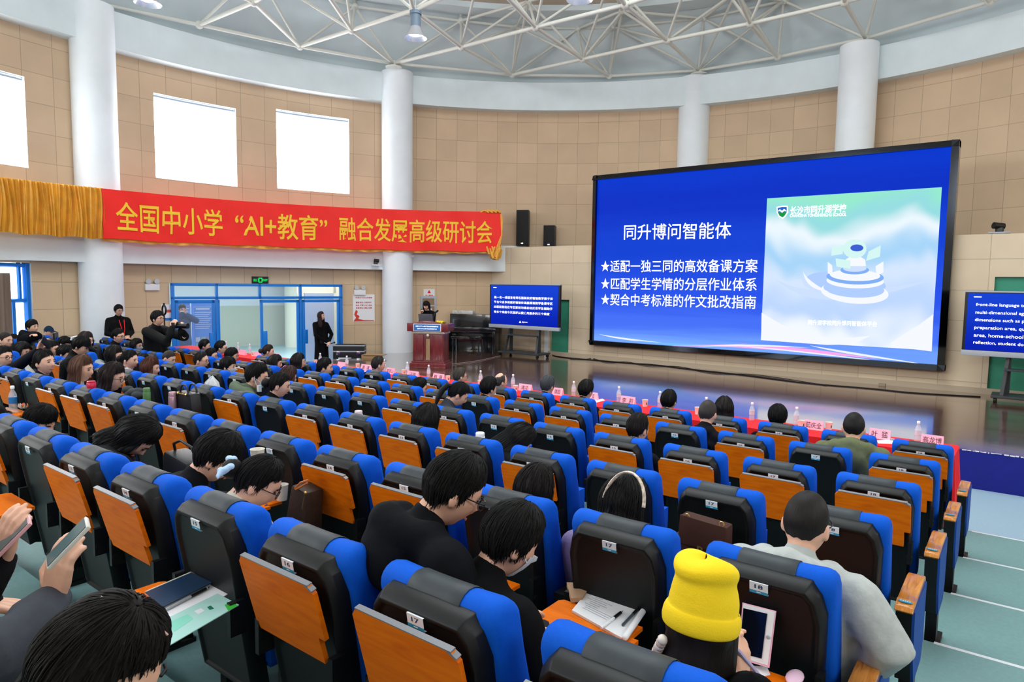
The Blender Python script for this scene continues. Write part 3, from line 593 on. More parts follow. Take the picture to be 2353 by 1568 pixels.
# ------------------------------------------------------------------ LED wall
LY = 15.65*1.04
def lp(x, y, dy=0): p = on_y(x, y, LY+dy); return p
tl, tr, bl, br_ = lp(1364, 404), lp(2207, 320), lp(1353, 792), lp(2169, 854)
X0, X1 = (tl[0]+bl[0])/2, (tr[0]+br_[0])/2; Z1, Z0 = (tl[2]+tr[2])/2, (bl[2]+br_[2])/2
led = empty('led_screen', ((X0+X1)/2, LY, Z0), label='huge blue presentation screen in a dark metal frame above the stage', cat='screen')
fwid = .13
mb = MB(); M_FRAME = mat('dark_brushed_frame', (66, 72, 80), .14, metal=1)
for a, b_, c, d in ((X0, X1, Z1-fwid, Z1), (X0, X1, Z0, Z0+fwid)): mb.prism([(0, 0), (fwid, -.06), (fwid, .3), (0, .3)] if c < Z1-1 else [(0, 0), (-fwid, -.06), (-fwid, .3), (0, .3)], (a, LY, c if c < Z1-1 else d), (0, 0, 1), (0, 1, 0), (1, 0, 0), b_-a)
for x, s in ((X0, 1), (X1, -1)): mb.prism([(0, 0), (s*fwid, -.06), (s*fwid, .3), (0, .3)], (x, LY, Z0), (1, 0, 0), (0, 1, 0), (0, 0, 1), Z1-Z0)
loc_build(mb, 'frame', M_FRAME, led)
mb = MB(); mb.box(((X0+X1)/2, LY+.29, (Z0+Z1)/2), (X1-X0-.3, .2, Z1-Z0-.3)); loc_build(mb, 'rear_case', M_DARK, led)
a0, a1, c0, c1 = X0+fwid, X1-fwid, Z0+fwid, Z1-fwid
def grad_mat(name, stops, s, axis=1, nz=0, nsc=(1, 1, 1), nscale=3):
    m = mat(name, (0, 0, 0), .35); nt = m.node_tree; b = nt.nodes['Principled BSDF']; tc = nt.nodes.new('ShaderNodeTexCoord'); sp = nt.nodes.new('ShaderNodeSeparateXYZ')
    nt.links.new(tc.outputs['UV'], sp.inputs[0]); fac = sp.outputs[axis]
    if nz:
        mp = nt.nodes.new('ShaderNodeMapping'); mp.inputs['Scale'].default_value = nsc; mp.inputs['Rotation'].default_value = (0, 0, .6 if nz > .2 else 0)
        n = nt.nodes.new('ShaderNodeTexNoise'); n.inputs['Scale'].default_value = nscale; n.inputs['Detail'].default_value = 2; n.inputs['Distortion'].default_value = .6
        nt.links.new(tc.outputs['UV'], mp.inputs[0]); nt.links.new(mp.outputs[0], n.inputs['Vector'])
        mm = nt.nodes.new('ShaderNodeMath'); mm.operation = 'MULTIPLY_ADD'; mm.inputs[1].default_value = nz
        nt.links.new(n.outputs[0], mm.inputs[0]); nt.links.new(fac, mm.inputs[2]); ad = nt.nodes.new('ShaderNodeMath'); ad.inputs[1].default_value = -nz/2; nt.links.new(mm.outputs[0], ad.inputs[0]); fac = ad.outputs[0]
    r = nt.nodes.new('ShaderNodeValToRGB'); r.color_ramp.interpolation = 'EASE'; nt.links.new(fac, r.inputs[0]); el = r.color_ramp.elements
    el[0].position, el[0].color = stops[0][0], lin(stops[0][1]); el[1].position, el[1].color = stops[-1][0], lin(stops[-1][1])
    for p, c in stops[1:-1]: q = el.new(p); q.color = lin(c)
    nt.links.new(r.outputs[0], b.inputs['Emission Color']); b.inputs['Emission Strength'].default_value = s; b.inputs['Specular IOR Level'].default_value = .05; return m
def panel(mbname, x0, x1, z0, z1, y, m, parent):
    mb = MB(); mb.quad((x0, y, z0), (x1, y, z0), (x1, y, z1), (x0, y, z1))
    base = np.zeros(3); p = parent
    while p is not None: base += np.array(p.location); p = p.parent
    mb.v = [tuple(np.array(q)-base) for q in mb.v]; me = mb.mesh(mbname, m); ul = me.uv_layers.new(name='UVMap'); ul.data.foreach_set('uv', [0, 0, 1, 0, 1, 1, 0, 1]); return put(mbname, me, parent)
pan = panel('display_panel', a0, a1, c0, c1, LY+.03, grad_mat('led_blue', [(0, (120, 170, 255)), (.12, (72, 116, 250)), (.3, (40, 84, 236)), (.6, (14, 66, 214)), (.85, (2, 48, 200)), (1, (2, 56, 208))], 1.0, 1, .14, (.6, 5, 1), 3), led)
XA, XB, ZA, ZB = lp(1762, 455)[0], lp(2164, 430)[0], lp(1748, 782)[2], lp(1762, 456)[2]
pic = panel('slide_picture', XA, XB, ZA, ZB, LY+.024, grad_mat('slide_mint', [(0, (244, 250, 255)), (.2, (190, 216, 255)), (.42, (214, 232, 255)), (.55, (168, 214, 250)), (.72, (236, 248, 255)), (.86, (150, 222, 226)), (1, (150, 236, 205))], 1.0, 1, .75, (1.2, .8, 1), 1.6), led)
mb = MB()
def fit(mb, t, x0, y0, x1, y1, hh, dy=.012, m=0):
    """text between two pixels of the screen plane, cap height hh pixels in the middle"""
    p, q = on_y(x0, y0, LY+dy), on_y(x1, y1, LY+dy); xm, ym = (x0+x1)/2, (y0+y1)/2; h = on_y(xm, ym-hh/2, LY+dy)[2]-on_y(xm, ym+hh/2, LY+dy)[2]
    text_to(mb, t, lambda u, v: (p[0]+(q[0]-p[0])*u, LY+dy, p[2]+(q[2]-p[2])*u+(v-.5)*h), m)
def text_part(name, items, par, m, **k):
    mb = MB()
    for it in items: fit(mb, *it, **k)
    return loc_build(mb, name, m, par)
text_part('title_text', [(LED[0], 1434, 534, 1680, 529, 37)], led, M_LWHITE)
for t, q in zip(LED[1:], ((1381, 612, 1741, 611, 29), (1381, 652, 1739, 654, 29), (1381, 688, 1737, 695, 29))): text_part('bullet_text', [(t,)+q], led, M_LWHITE)
text_part('school_name', [('长沙市同升湖学校', 1816, 484, 1945, 478, 19), ('CHANGSHA TONGSHENGHU SCHOOL', 1815, 496, 1945, 493, 7)], led, M_LWHITE)
text_part('caption_text', [('同升湖学校同升博问智能体平台', 1857, 741, 2015, 745, 12)], led, M_LWHITE)
def sx(x, y, dy=.012): return on_y(x, y, LY+dy)
def poly_px(mb, P, dy, m=0):
    V = [sx(x, y, dy) for x, y in P]; mb.add(V, [tuple(range(len(V)))], m)
mb = MB(); poly_px(mb, [(1784, 476), (1797, 473), (1810, 473), (1811, 488), (1805, 498), (1798, 503), (1790, 498), (1785, 488)], .014, 0); poly_px(mb, [(1787, 478), (1797, 475.5), (1808, 475.5), (1808, 488), (1803, 496), (1798, 500), (1791, 496), (1787, 488)], .01, 1)
poly_px(mb, [(1787, 488), (1793, 487), (1797, 490), (1802, 486), (1808, 488), (1803, 496), (1798, 500), (1791, 496)], .008, 2)
poly_px(mb, [(1787, 486), (1792, 481), (1797, 485), (1802, 480), (1808, 486), (1802, 485), (1797, 489), (1792, 485)], .006, 0)
loc_build(mb, 'school_emblem', [M_LWHITE, emis('emblem_blue', (40, 100, 200)), emis('emblem_green', (24, 150, 70))], led)
def ell(cx, cy, rx, ry, n=40, t=0, a0=0, a1=2*math.pi): return [(cx+rx*math.cos(a0+(a1-a0)*i/n)*math.cos(t)-ry*math.sin(a0+(a1-a0)*i/n)*math.sin(t), cy+rx*math.cos(a0+(a1-a0)*i/n)*math.sin(t)+ry*math.sin(a0+(a1-a0)*i/n)*math.cos(t)) for i in range(n)]
E_ = [emis('art_white', (246, 250, 255)), emis('art_pale', (206, 226, 255)), emis('art_blue', (130, 176, 246)), emis('art_mid', (176, 206, 255)), emis('art_deep', (60, 96, 214)), emis('art_mint', (214, 248, 244))]
mb = MB()
for P, dy, m in ((ell(1944, 655, 101, 30, 48, .1), .018, 1), (ell(1944, 650, 92, 25, 48, .1), .016, 3), (ell(1964, 672, 78, 26, 48, .08), .0155, 0), (ell(1962, 664, 70, 20, 48, .06), .015, 3), (ell(1965, 646, 66, 17, 40, .03), .014, 0), (ell(1965, 637, 66, 17, 40, .03), .013, 2), (ell(1965, 633, 58, 13, 40, .03), .012, 0), (ell(1964, 621, 33, 10, 32), .011, 2), (ell(1964, 617, 27, 8, 32), .010, 1),
                 ([(1938, 612), (1944, 596), (1956, 588), (1974, 588), (1988, 597), (1990, 612)], .009, 0), (ell(1964, 572, 27, 22, 32), .008, 5), (ell(1969, 570, 15, 8, 24), .007, 4)): poly_px(mb, P, dy, m)
for P, m in (([(1912, 568), (1938, 564), (1936, 584), (1910, 588)], 5), ([(1920, 594), (1954, 599), (1954, 618), (1922, 613)], 5), ([(1990, 600), (1996, 578), (2024, 564), (2022, 590)], 5), ([(1902, 602), (1912, 610), (1914, 634), (1902, 628)], 0), ([(2012, 612), (2030, 601), (2030, 626), (2014, 634)], 0)): poly_px(mb, P, .006, m)
loc_build(mb, 'pedestal_art', E_, led)
def ribbon(mb, P, wd, dy, m):
    for i in range(len(P)-1):
        (x, y), (u, v) = P[i], P[i+1]; w0, w1 = wd*math.sin(math.pi*(i+.02)/(len(P)-1)), wd*math.sin(math.pi*min(1, (i+1.02)/(len(P)-1)))
        mb.quad(sx(x, y-w0, dy), sx(x, y+w0, dy), sx(u, v+w1, dy), sx(u, v-w1, dy), m)
def bez(p0, p1, p2, n=30): return [tuple((1-t)**2*np.array(p0)+2*t*(1-t)*np.array(p1)+t*t*np.array(p2)) for t in [i/n for i in range(n+1)]]
mb = MB()
ribbon(mb, bez((1376, 768), (1420, 780), (1560, 792)), 2, .012, 0); ribbon(mb, bez((1456, 782), (1560, 800), (1800, 794)), 3, .011, 1); ribbon(mb, bez((1640, 796), (1800, 795), (2020, 826)), 4.5, .010, 2); ribbon(mb, bez((1860, 794), (1930, 810), (2130, 838)), 2.6, .009, 0); ribbon(mb, bez((1540, 795), (1640, 796), (1720, 790)), 1.5, .010, 2); ribbon(mb, bez((1700, 796), (1800, 802), (2080, 838)), 1.6, .008, 0); ribbon(mb, bez((1600, 797), (1720, 790), (1860, 800)), 2, .007, 0)
loc_build(mb, 'light_streaks', [emis('streak_white', (240, 246, 255)), emis('streak_blue', (120, 190, 255)), emis('streak_pink', (255, 170, 240))], led)
mb = MB()
ribbon(mb, bez((1845, 622), (1850, 655), (1905, 671)), 6, .012, 0); poly_px(mb, [(1750, 719), (1765, 728), (1800, 748), (1850, 768), (1910, 778), (1960, 776), (2000, 772), (1960, 792), (1900, 793), (1749, 782)], .02, 0); poly_px(mb, [(2045, 790), (2075, 770), (2110, 748), (2145, 722), (2141, 808), (2060, 798)], .02, 0)
ribbon(mb, bez((1780, 640), (1880, 720), (2150, 640)), 10, .022, 1)
loc_build(mb, 'wave_art', [E_[0], E_[1]], led)
# ------------------------------------------------------------------ two display stands
def tv(xl, xr, zt, zb, y, lab, lines, wide):
    e = empty('display_stand', ((xl+xr)/2, y, ZS), label=lab, cat='display', group='rolling displays on the stage'); W, cx = xr-xl, (xl+xr)/2
    mb = MB(); mb.box((0, 0, (zt+zb)/2-ZS), (W, .09, zt-zb)); mb.build('housing', M_BLACK, e, bevel=.012)
    mb = MB(); mb.box((0, -.03, zb+.05-ZS), (W+.01, .09, .1)); mb.box((0, -.02, zt-ZS), (W+.01, .07, .03)); mb.build('silver_trim', M_SILVER, e, bevel=.008)
    panel('display', xl+.05, xr-.05, zb+.11, zt-.03, y-.05, grad_mat('tv_blue', [(0, (6, 36, 190)), (1, (22, 70, 222))], .9), e)
    for t, z, w in lines: mb = MB(); text_to(mb, t, lambda u, v: (-(W-.1)/2+wide+(w)*u, -.054, z+(v-.5)*.075)); mb.build('caption_line', M_LWHITE, e)
    mb = MB(); text_box(mb, 'AI', (W*.0, -.054, zb+.2-ZS), (1, 0, 0), EZ, .06, .05); mb.prism([(-.12, 0), (-.04, 0), (-.08, .06)], (-.02, -.055, zb+.175-ZS), (1, 0, 0), EZ, (0, 1, 0), .002); mb.box((.1, -.055, zb+.2-ZS), (.12, .004, .02)); mb.box((-W/2+.2, -.055, zt-.1-ZS), (.12, .004, .016)); mb.build('logo', M_LWHITE, e)
    for s in (-.5, .5):
        mb = MB(); mb.box((s, .06, (zb-ZS)/2+.15), (.09, .06, zb-ZS+.1)); mb.build('upright', M_DARK, e, bevel=.008)
        mb = MB(); mb.bar((s*1.12, -.16, .13), (s*1.0, .04, .9), .06, .05); mb.build('brace', M_DARK, e)
    mb = MB(); mb.box((0, -.12, .62), (1.1, .3, .03)); mb.build('shelf', M_DARK, e, bevel=.005)
    mb = MB(); mb.box((0, 0, .115), (1.45, .6, .05)); mb.build('base_plate', M_DARK, e, bevel=.01)
    for s in (-.66, .66):
        for t in (-.25, .25):
            mb = MB(); mb.tube([(s-.02, t, .05), (s+.02, t, .05)], .05, 12); mb.box((s, t, .08), (.05, .05, .03)); mb.build('caster', M_BLACK, e)
    return e
TY = 15.0*1.04
p0, p1, pb = on_y(1128, 653, TY), on_y(1289, 656, TY), on_y(1127, 750, TY); W = p1[0]-p0[0]
zz = lambda y, x=1205: on_y(x, y, TY)[2]-ZS
tv(p0[0], p1[0], p0[2], pb[2]-.02, TY, 'rolling display with four lines of Chinese captions, before the piano', [(TVT[0], zz(685), W*.84), (TVT[1], zz(696), W*.84), (TVT[2], zz(707.5), W*.84), (TVT[3], zz(719.5), W*.80)], .12)
q0, qb = on_y(2219, 670, TY), on_y(2210, 815, TY); sc = [(TV2[i], on_y(2255, y, TY)[2]-ZS) for i, y in enumerate((701, 719, 736, 754, 771, 788))]
tv(q0[0], q0[0]+W, q0[2], qb[2], TY, 'rolling display with English captions, cut off by the right edge', [(t, z, W*.80*TXT[t][2]/24) for t, z in sc], .13)
# green doors and their frames
for i, (x0, x1, zt) in enumerate(((GL[0], GL[1], GT), (-.65, .35, 2.75))):
    mb = MB(); mb.box(((x0+x1)/2, WY+.1, (ZS+zt)/2), (x1-x0, .06, zt-ZS)); d = mb.build('door_%d' % (3+i), M_GREEN, kind='structure')
    mb = MB(); mb.box((x0+.1, WY+.06, ZS+1.0), (.03, .05, .12)); mb.build('door_handle', M_CHROME, d)
mb = MB(); x = on_y(1256, 780, WY)[0]; mb.box((x, WY-.01, 1.0), (.13, .03, 1.15)); mb.build('trim_21', M_WHITE, kind='structure')
# ------------------------------------------------------------------ lectern
PX_ = on_z(974, 846, ZS); lec = empty('lectern', (PX_[0], PX_[1]+.25, ZS), -math.radians(8)+.60, label='dark red wooden lectern with gilt trim and blue name board', cat='lectern')
mb = MB(); mb.box((0, 0, .06), (.92, .58, .12)); mb.box((0, 0, .14), (.84, .52, .06)); mb.build('plinth', M_REDWOOD, lec, bevel=.01)
mb = MB(); mb.box((0, 0, .5), (.78, .46, .7), taper=.98); mb.build('pedestal', M_REDWOOD, lec, bevel=.01)
mb = MB()
for s in (-.24, .24): mb.box((s, -.235, .5), (.24, .02, .62))
mb.build('front_panel', M_REDWOOD, lec, bevel=.006)
mb = MB()
for s in (-.03, 0, .03): mb.tube([(s, -.245, .2), (s, -.245, .72)], .013, 8)
mb.build('gilt_rods', mat('gilt', (220, 200, 150), .3, metal=.6), lec, smooth=True)
mb = MB(); mb.box((0, 0, .87), (.84, .5, .05)); mb.lathe((0, -.25, .8), [(.01, -.05), (.045, 0), (.03, .04)], 12); mb.build('carved_band', mat('silver_gilt', (214, 208, 190), .35, metal=.4), lec, bevel=.008)
mb = MB(); mb.prism([(-.52, 0), (.52, 0), (.52, .2), (.3, .215), (.12, .26), (-.12, .26), (-.3, .215), (-.52, .2)], (0, -.3, .9), (1, 0, 0), EZ, (0, 1, 0), .04); mb.box((0, 0, 1.0), (1.02, .56, .18)); mb.build('desk_top', M_REDWOOD, lec, bevel=.008)
mb = MB(); mb.box((0, -.318, 1.0), (.66, .02, .15), 0); mb.box((0, -.308, 1.0), (.7, .02, .18), 1); text_box(mb, '全国中小学“AI+教育”融合发展高级研讨会', (0, -.328, 1.03), (1, 0, 0), EZ, .58, .035, 2); text_box(mb, '全国中小学“AI+教育”融合发展高级研讨会', (0, -.328, .97), (1, 0, 0), EZ, .5, .028, 2); mb.build('name_board', [mat('board_blue', (40, 110, 190), .4), M_PAPER, M_LWHITE], lec)
cM = lambda o, v: (np.array(o.matrix_basis.to_3x3())@np.array(v)+np.array(o.location))
bpy.context.view_layer.update()
def on_obj(o, v):
    a = o.rotation_euler[2]; c, s = math.cos(a), math.sin(a); return np.array([v[0]*c-v[1]*s, v[0]*s+v[1]*c, v[2]])+np.array(o.location)
e = empty('laptop', on_obj(lec, (-.1, -.06, 1.09)), lec.rotation_euler[2], label='grey laptop open on the lectern in front of the speaker', cat='laptop')
mb = MB(); mb.box((0, .1, .01), (.36, .25, .018)); mb.build('keyboard_base', M_DARK, e, bevel=.004)
mb = MB(); mb.bar((0, -.03, .01), (0, -.1, .23), .012, .36, 0, (1, 0, 0)); mb.build('lid', mat('laptop_grey', (96, 100, 108), .4), e)
mb = MB(); rg = random.Random(5)
for k in range(9): mb.ball((rg.uniform(-.11, .11), rg.uniform(-.04, .04), rg.uniform(.02, .05)), (.045, .04, .03), 8, 5, k % 2)
o = mb.build('flower_posy', [mat('flower_yellow', (250, 206, 20), .6), mat('leaf_olive', (150, 140, 20), .6)], smooth=True, label='small yellow flower arrangement on the right of the lectern top', cat='flowers'); o.location = on_obj(lec, (.3, -.16, 1.09))
e = empty('microphone', on_obj(lec, (.05, .05, 1.09)), label='black gooseneck microphone standing on the lectern', cat='microphone')
mb = MB(); mb.tube([(0, 0, 0), (0, 0, .15), (-.02, .05, .24), (-.02, .1, .27)], .008, 6); mb.build('gooseneck', M_BLACK, e)
mb = MB(); mb.tube([(-.02, .09, .265), (-.02, .16, .30)], .024, 8, cap='round'); mb.build('foam_head', M_BLACK, e)
# ------------------------------------------------------------------ upright piano with bench
pl, pr_ = on_y(1031, 800, 15.25), on_y(1146, 800, 15.8); pv = pr_-pl; pv[2] = 0; pw = np.linalg.norm(pv); pz = math.atan2(pv[1], pv[0])
pw *= .97
pia = empty('piano', (pl+pr_)/2*np.array([1, 1, 0])+np.array([0, 0, ZS]), pz, label='black upright piano at the back of the stage left of the display', cat='piano')
M_PIANO = mat('black_lacquer', (20, 24, 30), .15, coat=.5)
mb = MB(); mb.box((0, .2, .575), (pw, .34, 1.15)); mb.build('upper_case', M_PIANO, pia, bevel=.012)
mb = MB(); mb.box((0, .02, .68), (pw, .5, .16)); mb.build('key_lid', M_PIANO, pia, bevel=.02)
for s in (-1, 1):
    mb = MB(); mb.box((s*(pw/2-.04), -.05, .33), (.08, .5, .66)); mb.build('leg', M_PIANO, pia, bevel=.01)
mb = MB(); mb.box((0, .03, .33), (pw-.16, .03, .5)); mb.build('lower_panel', M_PIANO, pia, bevel=.006)
mb = MB()
for s in (-.08, 0, .08): mb.box((s, -.03, .07), (.035, .12, .015))
mb.build('pedals', mat('brass', (150, 130, 70), .3, metal=.9), pia)
mb = MB(); mb.box((-.4, .2, 1.2), (.66, .22, .1)); o = loc_build(mb, 'gift_box', mat('clear_wrap', (206, 206, 204), .15, var=.2, vscale=14), None, bevel=.01, label='clear plastic wrapped box lying on top of the piano', cat='box'); o.location = pia.location; o.rotation_euler = pia.rotation_euler
be = empty('piano_bench', on_obj(pia, (.1, -.75, 0)), pz, label='black piano bench in front of the piano', cat='bench')
mb = MB(); mb.box((0, 0, .5), (.9, .36, .07)); mb.build('seat', M_PIANO, be, bevel=.015)
for s in (-.4, .4):
    for t in (-.14, .14): mb = MB(); mb.tube([(s, t, 0), (s, t, .48)], [.02, .028], 8); mb.build('leg', M_PIANO, be)
# flight case, cardboard box, cables, floor socket
fc0 = on_r(804, 822, 11.5); fcv = np.array([.55, .83, 0]); fc = empty('flight_case', fc0*np.array([1, 1, 0])+np.array([0, 0, ZF]), math.atan2(fcv[1], fcv[0])-.25, label='black flight case with metal edges standing beside the blue doors', cat='case')
fh = on_r(804, 792, 11.5)[2]-ZF; fw = .86
mb = MB(); mb.box((0, 0, fh/2), (fw, .5, fh)); mb.build('case_body', M_BLACK, fc, bevel=.01)
mb = MB()
for s in (-fw/2, fw/2):
    for t in (-.25, .25): mb.bar((s, t, 0), (s, t, fh), .035, .035)
for z in (.02, fh*.78, fh-.01): mb.bar((-fw/2, -.25, z), (fw/2, -.25, z), .03, .035, 0, (0, 1, 0)); mb.bar((fw/2, -.25, z), (fw/2, .25, z), .03, .035)
mb.build('aluminium_edging', M_SILVER, fc)
for s in (-.28, .28): mb = MB(); mb.box((s, -.26, fh*.72), (.1, .03, .11)); mb.build('latch', M_CHROME, fc, bevel=.01)
mb = MB(); mb.box((-.1, -.255, fh*.4), (.36, .01, .26)); mb.build('paper_label', M_PAPER, fc)
mb = MB(); mb.box((.3, -.1, fh+.015), (.3, .1, .02)); mb.box((-.1, -.12, fh+.01), (.5, .05, .015)); o = mb.build('cable_coil', M_BLACK, label='dark cables lying on top of the flight case', cat='cable'); o.location = fc.location; o.rotation_euler = fc.rotation_euler
p = on_z(855, 822, ZS); mb = MB(); mb.box((0, 0, .04), (.5, .3, .08)); mb.box((.1, -.05, .09), (.6, .25, .015)); o = mb.build('cardboard_sheet', mat('cardboard', (176, 142, 100), .8), label='flattened cardboard box on the stage floor by the second column', cat='cardboard'); o.location = p; o.rotation_euler = (0, 0, .5)
p = on_z(1011, 840, ZS); mb = MB(); mb.box((0, 0, .03), (.07, .06, .06)); o = mb.build('socket_box', M_PAPER, label='white socket box on the stage floor right of the lectern', cat='socket'); o.location = p
def cable(P, r, m, lab, z=ZS+.012):
    Q = [on_z(x, y, z) for x, y in P]; S_ = []
    for i in range(len(Q)-1):
        for k in range(6):
            t = k/6; a, b_, c, d = Q[max(i-1, 0)], Q[i], Q[i+1], Q[min(i+2, len(Q)-1)]
            S_.append(.5*((2*b_)+(-a+c)*t+(2*a-5*b_+4*c-d)*t*t+(-a+3*b_-3*c+d)*t**3))
    S_.append(Q[-1]); mb = MB(); mb.tube(S_, r, 6); mb.build('floor_cable', m, smooth=True, label=lab, cat='cable')
cable([(1016, 841), (1050, 836), (1100, 829), (1150, 818)], .01, mat('grey_cable', (150, 130, 124), .6), 'pale cable from the lectern socket to the left rolling display')
cable([(1265, 812), (1275, 818), (1310, 823), (1370, 828), (1450, 835), (1500, 838), (1580, 848), (1700, 861), (1850, 880), (2000, 893), (2100, 903), (2253, 912)], .012, M_BLACK, 'black cable run along the foot of the stage wall')
cable([(1310, 825), (1345, 826), (1362, 824), (1395, 833), (1440, 832), (1490, 841), (1560, 843), (1640, 858), (1740, 862), (1900, 886)], .009, M_BLACK, 'second thinner black cable tangled along the stage wall')
p = on_z(2027, 888, ZS); mb = MB(); mb.box((0, 0, .03), (.13, .1, .06)); o = mb.build('cable_box', mat('cable_box_beige', (150, 138, 120), .6), label='small beige cable box by the wall below the big screen', cat='box', bevel=.006); o.location = p
# ptz camera on the right ledge
p = on_y(2296, 541, WY+.1); e = empty('ptz_camera', (p[0], p[1], hz(3.55)), label='dark conference camera on the ledge right of the big screen', cat='camera')
mb = MB(); mb.box((0, 0, .03), (.36, .14, .025)); mb.box((0, 0, .01), (.2, .1, .02)); mb.build('mount_plate', M_SILVER, e)
mb = MB(); mb.lathe((0, 0, .04), [(.07, 0), (.075, .06), (.06, .12)], 14); mb.build('camera_base', M_DARK, e, smooth=True)
mb = MB(); mb.tube([(-.1, -.08, .17), (.06, .03, .15)], .065, 14); mb.build('lens_barrel', M_BLACK, e, smooth=True)
# ------------------------------------------------------------------ tiers
PITCH, X18 = .5936, -.702
ROWY = [6.742, 5.651, 4.540, 3.453, 2.352, 1.272, .19, -.9]
LABZ = [1.079, 1.165, 1.253, 1.3465, 1.4556, 1.5746, 1.70, 1.83]
FLR = [z-.945 for z in LABZ]
M_NOSE = mat('nosing_white', (216, 222, 226), .5); M_NOSB = mat('nosing_navy', (40, 50, 86), .5)
LQ = .9                                 # the block left of the aisle
def left(p): return CAM+LQ*(np.array(p, float)-np.array([0, 0, .06])-CAM)
mb = MB()
for r in range(8):
    y0 = ROWY[r]+.07 if r < 7 else -4; y1 = ROWY[r]+1.16 if r else 7.9
    mb.box(((-11.1+3.2)/2, (y0+y1)/2, (FLR[r]+ZF)/2), (14.3, y1-y0, FLR[r]-ZF), 0)
    mb.box(((-.1+3.2)/2-.1, y1+.001, FLR[r]-.012), (3.6, .03, .026), 1); mb.box(((-.1+3.2)/2-.1, y1+.004, FLR[r]-.04), (3.6, .03, .03), 2)
mb.build('floor_tiers', [M_VINYL, M_NOSE, M_NOSB], kind='structure')
mb = MB()
for r in range(8):
    a, b_ = left((0, ROWY[r]+(.07 if r < 7 else -3), FLR[r])), left((0, ROWY[r]+(1.16 if r else 1.5), FLR[r]))
    mb.box((-13.9, (a[1]+b_[1])/2, (a[2]+ZF)/2), (5.5, b_[1]-a[1], a[2]-ZF), 0)
mb.build('floor_tiers_left', M_VINYL, kind='structure')
